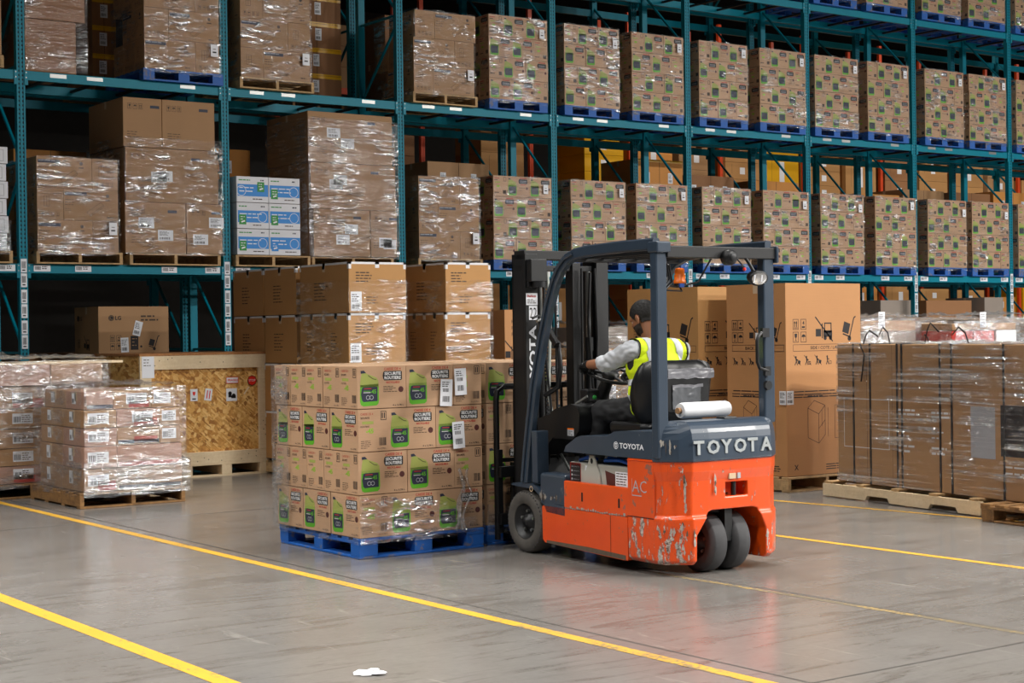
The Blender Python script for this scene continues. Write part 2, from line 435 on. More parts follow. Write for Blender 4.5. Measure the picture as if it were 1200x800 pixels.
# high bays over the open hall on the far right of the camera
for x, p_ in ((12, 2000), (20, 2400), (27, 2700), (34, 2900), (41, 2200)):
    lamp('high_bay_lamp', x, -3.2, 10.4, 1.1, .55, p_)
    lamp('high_bay_lamp', x+3, -11, 10.4, 1.1, .55, p_)
for x in (24, 32, 40, 48):
    lamp('far_aisle_lamp', x, 24.2, 9.6, 1.4, .8, 260, (1, .9, .78))

# ------------------------------------------------------------------ shell
def struct(name, mb): return tag(mb.build(name), kind='structure')
m = MB(); m.box(-12, 62, -6, 46, -.2, 0, 'concrete'); struct('floor', m)
m = MB(); m.box(-12, 62, 2, 46, 12, 12.2, 'ceiling'); struct('ceiling', m)
m = MB(); m.box(-12, 62, 46, 46.2, 0, 12, 'wall'); struct('wall_back', m)
m = MB(); m.box(61.8, 62, -6, 46, 0, 12, 'wall'); struct('wall_right', m)

def stripe(name, pts, w, mat, label, z=.0015):
    mb = MB(); n = 24
    for k in range(len(pts)-1):
        a, b = Vector(pts[k]), Vector(pts[k+1]); d = (b-a).normalized(); nn = Vector((-d.y, d.x))*w/2
        mb.add([(*(a+nn), z), (*(b+nn), z), (*(b-nn), z), (*(a-nn), z)], [(0,1,2,3)], mat)
    return tag(mb.build(name), label, 'floor marking')
stripe('floor_line', [(5.05, 7.0), (5.05, 17.6)], .08, 'floor_yellow', 'long yellow floor line running past the blue pallet in front')
stripe('floor_line', [(5.05, .5), (5.05, 7.0)], .08, 'floor_yellow_scuffed', 'scuffed near end of the yellow line, toward the bottom right')
stripe('floor_line', [(3.2, .5), (3.2, 17.0)], .1, 'floor_yellow', 'yellow floor line nearest the camera, at the lower left corner')
stripe('floor_line', [(8.70, 1.5), (8.70, 11.0)], .07, 'floor_yellow', 'thin yellow floor line on open floor right of the forklift')
stripe('floor_line', [(10.40, 11.4), (10.47, 10.4), (10.66, 8.7), (10.9, 6)], .06, 'floor_yellow', 'thin yellow floor line beside the pale pallet')
stripe('floor_line', [(6.80, 7.9), (6.86, 5.2), (6.93, 2)], .05, 'floor_yellow_worn', 'worn faded yellow line behind the rear wheels of the forklift', .001)
mb = MB()
for a, b, w_ in (((5.2, 1), (5.2, 17), .012), ((-2, 5.03), (30, 5.03), .012), ((6.93, 1), (6.88, 8.2), .03), ((-2, 13.1), (30, 13.1), .012)):
    a = Vector(a); b = Vector(b); d = (b-a).normalized(); nn = Vector((-d.y, d.x))*w_/2
    mb.add([(*(a+nn), .0008), (*(b+nn), .0008), (*(b-nn), .0008), (*(a-nn), .0008)], [(0,1,2,3)], 'joint' if w_ < .02 else 'joint_soft')
struct('trim_1', mb)['label'] = 'dark saw-cut joints in the concrete floor'
# scrap of paper
mb = MB(); r = random.Random(3)
for k in range(7):
    cx, cy = 3.797+r.uniform(-.05,.05), 6.416+r.uniform(-.07,.05); a0 = r.uniform(0, 6)
    mb.add([(cx+.035*math.cos(a0+t), cy+.035*math.sin(a0+t)*r.uniform(.5, 1.2), .004+.01*r.random()) for t in (0, 1.3, 2.5, 3.7, 5)], [(0,1,2,3,4)], 'paper')
tag(mb.build('paper_scrap'), 'torn white scrap lying on the floor near the camera', 'litter')

# ------------------------------------------------------------------ pallet rack
X0, L, YR, DEP = 6.5215, 2.6, 18.83, 1.07
ZB, ZC, ZD, ZE = 2.415, 4.671, 6.833, 8.95
UP = [X0+L*i for i in range(-1, 11)]
ordn = ['first', 'second', 'third', 'fourth', 'fifth', 'sixth', 'seventh', 'eighth', 'ninth', 'tenth', 'eleventh', 'twelfth', 'thirteenth', 'fourteenth']
def post_mesh(mat, w=.1, d=.075, top=9.4, holes=True):
    mb = MB(); mb.box(-w/2, w/2, 0, d, 0, top, mat)
    # folded steel section: two shallow flutes and the rows of keyhole slots
    mb.box(-w/2, -w/2+.02, -.006, 0, 0, top, mat); mb.box(w/2-.02, w/2, -.006, 0, 0, top, mat); mb.box(-.012, .012, -.004, 0, 0, top, mat)
    if holes:
        z = .1
        while z < top-.05:
            for x in (-.022, .022):
                mb.add([(x-.009, -.0008, z), (x+.009, -.0008, z), (x+.006, -.0008, z+.024), (x-.006, -.0008, z+.024)], [(0,1,2,3)], 'hole')
            z += .05
    mb.box(-w/2-.03, w/2+.03, -.02, d+.03, 0, .012, mat)
    return mb.mesh('post')
post_me = post_mesh('rack_teal')
def brace_mesh(mat, y1, z0, z1):
    mb = MB(); mb.tube([(0, .06, z0), (0, y1, z1)], 0, mat, flat=(.035, .03, (1,0,0))); return mb.mesh('brace')
braces = []
zz = .25; k = 0
while zz < 9:
    braces.append(brace_mesh('rack_teal', DEP-.06, zz, zz))
    braces.append(brace_mesh('rack_teal', DEP-.06, zz+(.05 if k % 2 else 1.0), zz+(1.0 if k % 2 else .05)))
    zz += 1.12; k += 1
mb = MB()
for k in range(6):
    z = 1.42+k*.17+(k//2)*.02
    mb.box(-.036, .036, -.012, -.008, z, z+.16, 'paper'); f = Face(mb, (-.036, -.0125, z), (1,0,0), (0,0,1)); f.bars(.012, .05, .046, .08, 'ink', 6, k); f.rect(.016, .02, .036, .014, 'ink')
strip_me = mb.mesh('barcode_strip')
def frame(x, y, label, group, strip=True, backhole=False):
    o = empty('rack_upright', (x, y, 0), label, 'rack', group)
    link('post', post_me, o); p = link('post', post_me, o, (0, DEP, 0), math.pi)
    for bme in braces: link('brace', bme, o)
    if strip: tag(link('barcode_strip', strip_me, o), 'column of white barcode labels')
    return o
for i, x in enumerate(UP):
    if 0 <= i <= 10: frame(x, YR, f'teal perforated rack upright, {ordn[i]} from the left in the front row', 'uprights of the front rack')
for i, x in enumerate(UP):
    frame(x+.02, YR+DEP+.22, f'teal upright of the rear rack, {ordn[i]} from the left, behind the front row', 'uprights of the rear rack', False)
def beam_mesh(w, tags):
    mb = MB(); a, b = .052, w-.052
    mb.prism([(0, -.11), (0, -.005), (.008, 0), (.05, 0), (.05, -.11)], a, b, 'rack_teal')
    for x in (a-.012, b-.03): mb.box(x, x+.042, -.012, .004, -.17, -.002, 'rack_teal')
    for x in (a+.01, b-.01):
        for z in (-.03, -.09): mb.add([(x-.006, -.0128, z), (x+.006, -.0128, z), (x+.006, -.0128, z+.012), (x-.006, -.0128, z+.012)], [(0,1,2,3)], 'steel')
    return mb.mesh('rack_beam')
beam_me = beam_mesh(L, 0)
mb = MB(); mb.box(0, .2, -.002, 0, 0, .075, 'paper'); f = Face(mb, (0, -.002, 0), (1,0,0), (0,0,1)); f.bars(.015, .02, .07, .04, 'ink', 9, 2); f.text('B4-12', .1, .025, .03, 'ink') if False else f.lines(.1, .05, .09, 2, .022, .012, 'ink', 4)
taglab_me = mb.mesh('location_label')
mb = MB(); mb.box(0, .2, -.001, 0, 0, .045, 'steel'); taglab2_me = mb.mesh('location_label')
lev_name = {ZB: 'lower', ZC: 'middle', ZD: 'upper', ZE: 'highest'}
XT = MB(); XT.tube([(0, .05, -.05), (0, DEP-.05, -.05)], 0, 'steel_dark', flat=(.05, .03, (1,0,0))); sup_me = XT.mesh('cross_bar')
for i in range(len(UP)-1):
    for z in (ZB, ZC, ZD, ZE):
        o = link('rack_beam', beam_me, None, (UP[i], YR-.004, z)); tag(o, f'teal front beam of the {lev_name[z]} shelf in the {ordn[i]} bay from left', 'rack beam', 'front beams of the front rack')
        for x in ((.12, .62, 1.72, 2.3) if z == ZB else (.35, .8, 2.0)):
            if z < ZD: link('location_label', taglab_me if z == ZB else taglab2_me, o, (x, -.001, -.09 if z == ZB else -.06))
        o = link('rack_beam', beam_me, None, (UP[i]+L, YR+DEP+.004, z), math.pi); tag(o, f'teal rear beam of the {lev_name[z]} shelf in the {ordn[i]} bay from left', 'rack beam', 'rear beams of the front rack')
        for q, x in enumerate((.4, 1.0, 1.6, 2.2)):
            c = link('cross_bar', sup_me, o, (L-x, DEP+.008, 0), math.pi)
        for y, w2 in ((YR+DEP+.22, 'near'), (YR+2*DEP+.22, 'far')):
            o = link('rack_beam', beam_me, None, (UP[i]+.02 if w2 == 'near' else UP[i]+.02+L, y+(-.004 if w2 == 'near' else .004), z), 0 if w2 == 'near' else math.pi)
            tag(o, f'teal {w2} beam, {lev_name[z]} shelf of the rear rack, {ordn[i]} bay from left', 'rack beam', 'beams of the rear rack')
# far aisle: orange racking seen through the gaps
opost_me = post_mesh('rack_orange', .09, .07, 8.5, False)
mb = MB(); mb.box(.05, L+.05, 0, .05, -.12, 0, 'rack_orange'); obeam_me = mb.mesh('rack_beam')
FX = [15+2.7*k for k in range(15)]
for k, x in enumerate(FX):
    o = empty('rack_upright', (x, 27.6, 0), 'orange upright of the racking across the far aisle', 'rack', 'orange uprights of the far aisle')
    link('post', opost_me, o); link('post', opost_me, o, (0, 1.1, 0), math.pi)
    if k < 14:
        for z in (1.45, 2.95, 4.6, 6.3):
            tag(link('rack_beam', obeam_me, None, (x, 27.6, z)), 'orange beam of the racking across the far aisle', 'rack beam', 'orange beams of the far aisle')
# ------------------------------------------------------------------ pallets (origin: front left corner on the ground)
PH = .142
def pallet_bits(w, d, style, mat):
    """[(part name, [boxes])]"""
    bits = []; r = random.Random(int(w*100)+len(style))
    if style == 'block':
        for y in (0, d/2-.07, d-.14):
            bits.append(('bottom_board', [(0, w, y, y+.12, 0, .018)]))
        for x in (0, w/2-.05, w-.1): bits.append(('bottom_board', [(x+.001, x+.099, y0+.121, y0+d/2-.071 if y0 else d/2-.071, .001, .018) for y0 in (0, d/2-.07)]))
        for x in (0, w/2-.07, w-.145):
            bits.append(('deck_bearer', [(x, x+.145, 0, d, .1, .122)]))
            for y in (0, d/2-.07, d-.14): bits.append(('block', [(x, x+.145, y+.002, y+.13, .018, .1)]))
        bits.append(('top_deck', [(0, w, y0, y0+.098, .122, .142) for y0 in [k*(d-.1)/7 for k in range(8)]]))
    else:
        for x in (0, w/2-.02, w-.04): bits.append(('stringer', [(x, x+.04, 0, d, .018, .122)]))
        for y in (0, d*.33-.04, d*.66-.04, d-.1): bits.append(('bottom_board', [(0, w, y, y+.09, 0, .018)]))
        bits.append(('top_deck', [(0, w, y0, y0+.09, .122, .142) for y0 in [k*(d-.09)/6 for k in range(7)]]))
    return bits
_pm = {}
def pallet(x, y, z, label, mat='pallet_wood', style='stringer', w=1.02, d=1.22, rz=0, parts=False, group=None, cat='pallet', gap=True):
    bits = pallet_bits(w, d, style, mat)
    if parts:
        o = empty('pallet', (x, y, z), label, cat, group, rz)
        for n, bx in bits:
            mb = MB()
            for b in bx: mb.box(*b, mat)
            mb.build(n, o, bevel=.003, seg=1)
        return o
    k = (round(w, 2), round(d, 2), style, mat)
    if k not in _pm:
        mb = MB()
        for n, bx in bits:
            for b in bx: mb.box(*b, mat)
        _pm[k] = mb.mesh('pallet')
    return tag(link('pallet', _pm[k], None, (x, y, z), rz), label, cat, group)

# ------------------------------------------------------------------ printed symbols
def sym_up(f, x, z, s, ink='ink'):
    f.frame(x, z, s*.75, s, s*.05, ink)
    for dx in (.2, .45):
        f.rect(x+s*dx, z+s*.25, s*.09, s*.45, ink); f.poly([(x+s*(dx-.07), z+s*.62), (x+s*(dx+.16), z+s*.62), (x+s*(dx+.045), z+s*.84)], ink)
    f.rect(x+s*.13, z+s*.14, s*.5, s*.06, ink)
def sym_glass(f, x, z, s, ink='ink'):
    f.frame(x, z, s*.75, s, s*.05, ink)
    f.poly([(x+s*.2, z+s*.82), (x+s*.24, z+s*.5), (x+s*.34, z+s*.42), (x+s*.42, z+s*.42), (x+s*.52, z+s*.5), (x+s*.56, z+s*.82)], ink)
    f.rect(x+s*.35, z+s*.18, s*.06, s*.25, ink); f.rect(x+s*.24, z+s*.14, s*.28, s*.05, ink)
def sym_umb(f, x, z, s, ink='ink'):
    f.frame(x, z, s*.75, s, s*.05, ink)
    f.poly([(x+s*(.375+.27*math.cos(math.pi*t/8)), z+s*(.5+.26*math.sin(math.pi*t/8))) for t in range(9)], ink)
    f.rect(x+s*.355, z+s*.18, s*.04, s*.34, ink)
def sym_four(f, x, z, s, ink='ink'):
    f.frame(x, z, s*.75, s, s*.05, ink); f.text('4', x+s*.24, z+s*.45, s*.38, ink, bold=.02); f.rect(x+s*.16, z+s*.16, s*.42, s*.16, ink)
def sym_trolley(f, x, z, s, ink='ink'):
    f.line((x+s*.62, z+s*.12), (x+s*.88, z+s*.9), s*.055, ink); f.line((x+s*.88, z+s*.9), (x+s*.98, z+s*.95), s*.055, ink)
    f.line((x+s*.25, z+s*.28), (x+s*.66, z+s*.16), s*.055, ink); f.disc(x+s*.62, z+s*.1, s*.1, ink)
    f.poly([(x+s*.22, z+s*.36), (x+s*.56, z+s*.26), (x+s*.68, z+s*.66), (x+s*.34, z+s*.76)], ink)
def sym_nofork(f, x, z, s, ink='ink'):
    f.frame(x+s*.5, z+s*.35, s*.42, s*.4, s*.05, ink); f.rect(x+s*.45, z+s*.18, s*.5, s*.26, ink); f.disc(x+s*.55, z+s*.14, s*.09, ink); f.disc(x+s*.86, z+s*.14, s*.09, ink)
    f.rect(x+s*.36, z+s*.12, s*.05, s*.6, ink); f.rect(x+s*.02, z+s*.2, s*.3, s*.3, ink); f.line((x, z+s*.98), (x+s*.98, z), s*.055, ink)
def sym_person(f, x, z, s, k, ink='ink'):
    f.disc(x+s*.35, z+s*.78, s*.1, ink, n=10); f.line((x+s*.36, z+s*.7), (x+s*.4, z+s*.36), s*.14, ink)
    f.line((x+s*.4, z+s*.4), (x+s*.2, z+s*.05), s*.09, ink); f.line((x+s*.4, z+s*.4), (x+s*.55, z+s*.05), s*.09, ink)
    f.line((x+s*.38, z+s*.62), (x+s*.62, z+s*.5), s*.08, ink)
    if k % 2 == 0: f.poly([(x+s*.58, z+s*.2), (x+s*.86, z+s*.1), (x+s*.95, z+s*.42), (x+s*.66, z+s*.52)], ink)
    if k % 2: f.frame(x+s*.6, z+s*.08, s*.3, s*.3, s*.05, ink)
    if k < 3: f.line((x+s*.05, z+s*.95), (x+s*.95, z+s*.02), s*.05, ink)
def ship_label(f, x, z, w, h, seed=0, mat='paper'):
    f.rect(x, z, w, h, mat, 2); f.bars(x+w*.12, z+h*.12, w*.7, h*.22, 'ink', 9, seed, 3)
    f.lines(x+w*.1, z+h*.82, w*.75, 4, h*.11, h*.045, 'ink', seed+1, 3)

# ------------------------------------------------------------------ jug cartons: four jugs to a case, printed on all four sides
JL, JW, JH = .392, .242, .292
def jug_long(f, W, Hh, lod=0):
    s = W/.39
    # jug drawing
    f.poly([(.022*s,.175),(.030*s,.225),(.036*s,.245),(.060*s,.250),(.085*s,.238),(.150*s,.215),(.166*s,.195),(.168*s,.15),(.022*s,.15)], 'jug_pale')
    f.poly([(.022*s,.165),(.020*s,.05),(.026*s,.028),(.045*s,.018),(.150*s,.022),(.166*s,.034),(.170*s,.06),(.168*s,.17)], 'jug_green')
    f.poly([(.028*s,.243),(.026*s,.262),(.052*s,.264),(.070*s,.246)], 'ink_navy', 2)
    f.poly([(.036*s,.144),(.050*s,.150),(.158*s,.150),(.158*s,.052),(.048*s,.048),(.036*s,.058),(.028*s,.1)], 'ink_navy', 2)
    if lod < 2:
        f.line((.085*s,.230),(.125*s,.205), .004, 'ink_soft', 2); f.line((.125*s,.205),(.150*s,.200), .004, 'ink_soft', 2)
        f.rect(.052*s,.136,.058*s,.006,'ink_red',3); f.rect(.046*s,.120,.055*s,.004,'jug_green',3); f.rect(.046*s,.110,.055*s,.004,'white_ink',3)
        f.ring(.082*s,.078,.016,.004,'paper_grey',3,10); f.ring(.110*s,.078,.016,.004,'paper_grey',3,10)
        f.text('-45', .100*s, .104, .028, 'jug_green', bold=.03, l=3)
    # wording
    f.poly([(.206*s,.205),(.214*s,.192),(.352*s,.192),(.358*s,.200),(.358*s,.252),(.350*s,.256),(.214*s,.256),(.206*s,.246),(.202*s,.225)], 'ink', 1)
    if lod < 2:
        f.text('CAISSE DE 4', .214*s, .2615, .019, 'ink_red', w=.135*s, bold=.02)
        f.text('SECURITE', .216*s, .228, .022, 'white_ink', w=.132*s, bold=.03, l=2); f.text('ROUTIERE', .216*s, .199, .022, 'white_ink', w=.132*s, bold=.03, l=2)
        f.text('RECYCLABLE', .230*s, .171, .014, 'ink_red', w=.108*s, bold=.03)
        f.text('4 x 3,78 L', .280*s, .012, .014, 'ink', w=.09*s, bold=.02)
        f.lines(.206*s,.148,.12*s,4,.012,.0045,'ink_soft',3)
    else:
        f.rect(.225*s,.264,.12*s,.012,'ink_red'); f.rect(.235*s,.172,.1*s,.01,'ink_red'); f.rect(.226*s,.228,.11*s,.006,'paper_grey',2); f.rect(.226*s,.208,.11*s,.006,'paper_grey',2)
        f.rect(.21*s,.13,.11*s,.006,'ink_soft')
    f.disc(.348*s,.128,.021,'ink_brown',1,12 if lod < 2 else 7)
    f.rect(0,.0,W,.003,'carton_edge')
def jug_short(f, W, Hh, lod=0):
    if lod < 2:
        f.text('CAISSE DE 4', .018, .252, .016, 'ink_red', w=.10); f.text('SECURITE', .018, .226, .014, 'ink_soft', w=.07, bold=.02)
        f.text('ROUTIERE', .018, .168, .012, 'ink_soft', w=.07)
        f.text('-45', .06, .125, .036, 'print_lime', bold=.04)
        sym = f; f.frame(.178,.215,.046,.062,.004,'ink'); f.rect(.188,.228,.008,.038,'ink'); f.rect(.205,.228,.008,.038,'ink')
        f.bars(.165,.04,.06,.055,'ink',8,1); f.lines(.018,.072,.09,5,.012,.004,'ink_soft',5)
        f.text('4 x 3,78 L', .15, .012, .012, 'ink', w=.07)
    else:
        f.rect(.018,.252,.09,.010,'ink_red'); f.rect(.018,.226,.06,.009,'ink_soft'); f.rect(.06,.13,.05,.028,'print_lime'); f.frame(.178,.215,.046,.06,.006,'ink_soft')
        f.rect(.165,.04,.055,.05,'ink_soft'); f.rect(.018,.05,.08,.012,'ink_soft')
    f.rect(.03,.19,.09,.02,'jug_pale'); f.rect(0,0,W,.003,'carton_edge')
def jug_carton_mesh(lod):
    mb = MB(); a, b = JL/2-.001, JW/2-.001
    mb.box(-a, a, -b, b, 0, JH, 'cardboard_jug')
    F = box_faces(mb, -a, a, -b, b, 0, JH)
    for k in ('front', 'back'): jug_long(F[k], 2*a, JH, lod)
    for k in ('left', 'right'): jug_short(F[k], 2*b, JH, lod)
    F['top'].rect(0, JW/2-.026, 2*a, .05, 'tape'); F['top'].rect(0, JW/2-.002, 2*a, .003, 'seam', 2)
    return mb.mesh('jug_carton')
jug_me = [jug_carton_mesh(0), jug_carton_mesh(2)]
def jug_layout(full_top, flip=0):
    """cells (layer, kind of place, x, y, rotated) of one 4-layer load, front left corner at 0,0"""
    out = []
    pos = ['front', 'second', 'third', 'fourth', 'rear']
    for k in range(4):
        side3 = ((k+flip) % 2 == 0)          # bottom layer shows three long sides on the left face
        top = (k == 3 and full_top)
        if side3:
            for j in range(3): out.append((k, f'{["front","middle","rear"][j]} of the left face', JW/2, JL/2+j*(JL+.01), True))
            for c in range(2):
                for j in range(5):
                    if j == 0 or top or c == 1 and False: out.append((k, ['middle', 'right end'][c]+' of the front face' if j == 0 else f'{["inner","right side"][c]} row, {pos[j]} of top', JW+JL/2+c*(JL+.001), JW/2+j*(JW+.002), False))
        else:
            for c in range(2):
                for j in range(5):
                    if c == 0 or j == 0 or top: out.append((k, (['left end', 'middle'][c]+' of the front face') if j == 0 else (f'{pos[j]} of the left face' if c == 0 else f'inner row, {pos[j]}'), JL/2+c*(JL+.001), JW/2+j*(JW+.002), False))
            for j in range(3):
                if j == 0 or top: out.append((k, 'right end of the front face' if j == 0 else f'{["","middle","rear"][j]} of right side', 2*JL+JW/2+.002, JL/2+j*(JL+.01), True))
    return out
layn = ['bottom layer', 'second layer', 'third layer', 'top layer']
stuff_cells = []; n_ind = 0
def jug_load(x, y, z, where, near=False, individual=True, group='jug cartons on the shelves', jig=.006, full_top=False, flip=1):
    """where: short phrase naming the load"""
    global n_ind
    r = random.Random(int(x*100+z*7))
    for k, place, cx, cy, rot in jug_layout(full_top, flip):
        px, py = x+cx+r.uniform(-jig, jig)*.5, y+cy+r.uniform(-jig, jig)*.5
        pz = z+PH+.002+k*(JH+.0035); rz = (-math.pi/2 if rot else 0)+r.uniform(-.006, .006)
        if individual:
            o = link('jug_carton', jug_me[0 if near else 1], None, (px, py, pz), rz); n_ind += 1
            tag(o, f'{layn[k]} jug carton, {place}, {where}', 'carton', group)
            if not near and k == 3 and 'right end' in place and not rot: pass
        else: stuff_cells.append((px, py, pz, rz))

def sheet_mesh(name, w, h, nx, nz, amp, mat, seed, holes=0):
    """a wavy sheet of film in the xz plane, bulging to -y"""
    mb = MB(); off = Vector((seed*3.1, seed*1.7, 0))
    vs = []
    for j in range(nz+1):
        for i in range(nx+1):
            x, z = w*i/nx, h*j/nz
            n = mnoise.noise(Vector((x*5, z*9, 0))+off)+.6*mnoise.noise(Vector((x*14, z*22, 4))+off)
            vs.append((x, -.012-abs(n)*amp, z+(.02*mnoise.noise(Vector((x*6, 9, seed))) if j in (0, nz) else 0)))
    mb.add(vs, [(j*(nx+1)+i, j*(nx+1)+i+1, (j+1)*(nx+1)+i+1, (j+1)*(nx+1)+i) for j in range(nz) for i in range(nx)], mat, True)
    return mb
def film_wrap(x0, x1, y0, y1, z0, z1, label, mat='film', seed=0, amp=.01, group=None, sides=('front', 'left', 'right'), top=False, rz=0, pivot=None):
    mb = MB()
    w, d, h = x1-x0, y1-y0, z1-z0
    defs = {'front': (w, 0, (0, 0)), 'left': (d, -math.pi/2, (0, d)), 'right': (d, math.pi/2, (w, 0)), 'back': (w, math.pi, (w, d))}
    for k, sd in enumerate(sides):
        sw, a, (ox, oy) = defs[sd]
        s = sheet_mesh('', sw, h, max(6, int(sw*22)), max(6, int(h*26)), amp, mat, seed+k)
        T = Matrix.Translation((ox, oy, 0)) @ Matrix.Rotation(a, 4, 'Z')
        mb.add([T @ Vector(p) for p in s.v], s.f, mat, True)
    if top:
        s = sheet_mesh('', w, d, 20, 20, amp*1.5, mat, seed+9)
        mb.add([(p[0], p[2], h-p[1]) for p in s.v], s.f, mat, True)
    o = link('stretch_film', mb.mesh('stretch_film', False), None, (x0, y0, z0), rz)
    return tag(o, label, 'stretch film', group)

# ------------------------------------------------------------------ the rack's jug loads
YL = YR-.08
def doc_label(x, y, z, parent, seed=0, w=.085, h=.13, rz=0):
    mb = MB(); mb.box(0, w, -.001, 0, 0, h, 'paper'); f = Face(mb, (0, -.001, 0), (1,0,0), (0,0,1)); f.rect(w*.25, h*.3, w*.5, h*.12, 'ink'); f.rect(w*.3, h*.6, w*.4, h*.05, 'ink_soft')
    o = mb.build('paper_label', parent, (x, y, z), rz); o['label'] = 'white slip'; return o
JB = [13.18, 14.56, 15.79, 17.12, 18.42, 19.72, 21.03, 22.36, 23.54, 24.84, 26.1]
JC = [13.14, 14.47, 15.74, 17.09, 18.38, 19.62, 20.88, 22.32, 23.50, 24.82, 26.1]
JD = [19.62, 20.87, 22.27, 23.50, 24.82, 26.1]
lv = {'B': (ZB, 'lower shelf', JB, 5), 'C': (ZC, 'middle shelf', JC, 5), 'D': (ZD, 'upper shelf', JD, 0)}
for key, (z, nm, xs, nind) in lv.items():
    for i, x in enumerate(xs):
        where = f'{ordn[i]} load of {nm}'
        pallet(x, YL, z, f'blue pallet on the {nm}, {ordn[i]} of its blue pallets from left', 'pallet_blue', 'block', group='blue pallets on the rack')
        jug_load(x+.004, YL+.006, z, where, individual=i < nind)
        r = random.Random(i*7+len(nm)+int(z))
        fw = film_wrap(x-.004, x+1.026, YL-.004, YL+1.2, z+.09, z+PH+1.19, f'clear film around the jug cartons, {where}', ['film', 'film_diagonal', 'film_light'][r.randrange(3)] if key != 'B' else 'film_light', i+int(z*3), .010, 'film around the jug loads')
        doc_label(.874+r.uniform(-.02,.02), -.026, PH-.09+.93+r.uniform(-.05,.05), fw)
mb = MB()
far_me = jug_me[1]
FV = [v.co.copy() for v in far_me.vertices]; FF = [tuple(p.vertices) for p in far_me.polygons]; FM = [p.material_index for p in far_me.polygons]; names = [mm.name for mm in far_me.materials]
for px, py, pz, rz in stuff_cells:
    T = Matrix.Translation((px, py, pz)) @ Matrix.Rotation(rz, 4, 'Z'); b = len(mb.v)
    mb.v += [tuple(T @ v) for v in FV]
    for f_, k in zip(FF, FM): mb.f.append([b+i for i in f_]); mb.m.append(mb.mi(names[k])); mb.s.append(False)
tag(mb.build('jug_cartons'), 'jug cartons of the farther shelf loads toward the right', 'cartons', kind='stuff')

# ------------------------------------------------------------------ cartons with a drawing of the flat pack inside
def drawing_long(f, W, Hh):
    f.rect(.012, Hh-.075, .27, .04, 'ink_navy'); f.lines(.02, Hh-.052, .24, 1, .02, .01, 'paper_grey', 5, 2)
    f.lines(.015, Hh-.13, .13, 3, .03, .008, 'ink_soft', 2); f.lines(.015, Hh-.235, .1, 2, .02, .006, 'ink_soft', 3)
    a, b = W*.42, Hh*.27
    p = [(a, b), (a+.17, b+.12), (a+.21, b+.09), (a+.04, b-.03)]
    for k in range(4): f.line(p[k], p[(k+1) % 4], .004, 'ink_soft')
    q = [(x, z-.02) for x, z in p]; f.line(q[2], q[3], .004, 'ink_soft'); f.line(p[3], q[3], .004, 'ink_soft'); f.line(p[2], q[2], .004, 'ink_soft')
    f.disc(W-.13, Hh-.07, .022, 'ink_soft', n=8); f.line((W-.16,Hh-.12),(W-.1,Hh-.12),.014,'ink_soft'); f.text('Fragrance', W-.12, .02, .022, 'ink_soft') if False else f.lines(W-.14, .035, .11, 1, .02, .014, 'ink_soft', 8)
def drawing_short(f, W, Hh):
    f.frame(W*.25, Hh*.42, W*.22, Hh*.34, .004, 'ink_soft'); f.line((W*.36,Hh*.42),(W*.36,Hh*.76),.004,'ink_soft'); f.line((W*.25,Hh*.6),(W*.47,Hh*.6),.004,'ink_soft')
    for k in range(4): (sym_glass, sym_umb, sym_up, sym_four)[k](f, W*.14+k*W*.19, Hh*.1, W*.17, 'ink_soft')
DLn, DW, DH = .672, .318, .37
def drawing_mesh():
    mb = MB(); a, b = DLn/2-.001, DW/2-.001
    mb.box(-a, a, -b, b, 0, DH, 'cardboard'); F = box_faces(mb, -a, a, -b, b, 0, DH)
    drawing_long(F['front'], 2*a, DH); drawing_long(F['back'], 2*a, DH); drawing_short(F['left'], 2*b, DH); drawing_short(F['right'], 2*b, DH)
    for k in ('front', 'back'): F[k].rect(0, 0, 2*a, .004, 'carton_edge')
    F['top'].rect(0, DW/2-.028, 2*a, .055, 'tape')
    return mb.mesh('flat_pack_carton')
draw_me = drawing_mesh()
def drawing_load(x, y, z, where, layers, flip=0, wood_mat='pallet_wood', style='stringer', filmmat='film_diagonal', shifts=None, px=0, pw=1.06):
    pallet(x-.02+px, y, z, f'{"blue" if "blue" in wood_mat else "wooden"} pallet under {where}', wood_mat, style, w=pw, group='pallets on the left shelves')
    for k in range(layers):
        dx = (shifts[k] if shifts else 0)
        zz = z+PH+.002+k*(DH+.003)
        lnm = ['bottom', 'second', 'third', 'fourth'][k]
        if (k+flip) % 2 == 0:
            for j in range(3): tag(link('flat_pack_carton', draw_me, None, (x+dx+DLn/2, y+.01+DW/2+j*(DW+.003), zz)), f'{lnm} carton with flat-pack drawing, {["front left","left side middle","left side rear"][j]}, {where}', 'carton', 'flat-pack drawing cartons')
            tag(link('flat_pack_carton', draw_me, None, (x+dx+DLn+DW/2+.003, y+.01+DLn/2, zz), -math.pi/2), f'{lnm} carton turned end-on, front right, {where}', 'carton', 'flat-pack drawing cartons')
        else:
            tag(link('flat_pack_carton', draw_me, None, (x+dx+DW/2, y+.01+DLn/2, zz), math.pi/2), f'{lnm} carton turned end-on, front left, {where}', 'carton', 'flat-pack drawing cartons')
            tag(link('flat_pack_carton', draw_me, None, (x+dx+DW+.003+DLn/2, y+.01+DW/2, zz)), f'{lnm} carton with flat-pack drawing, front right, {where}', 'carton', 'flat-pack drawing cartons')
    fw = film_wrap(x-.01, x+1.005, y, y+1.0, z+.1, z+PH+layers*(DH+.003)+.01, f'clear film around {where}', filmmat, int(x*5), .016, 'film around the shelf loads')
    doc_label(.87, -.032, .25, fw, 1, .1, .15)
drawing_load(6.67, YL, ZB, 'shelf load beside the first upright', 3, 0, filmmat='film')
drawing_load(11.95, YL, ZB, 'load right of tall wrapped cartons', 3, 0)
drawing_load(8.03, YL, ZC, 'middle shelf load on blue pallet', 4, 0, 'pallet_blue', 'block')
drawing_load(9.32, YL, ZC, 'load right of the blue pallet', 4, 1)
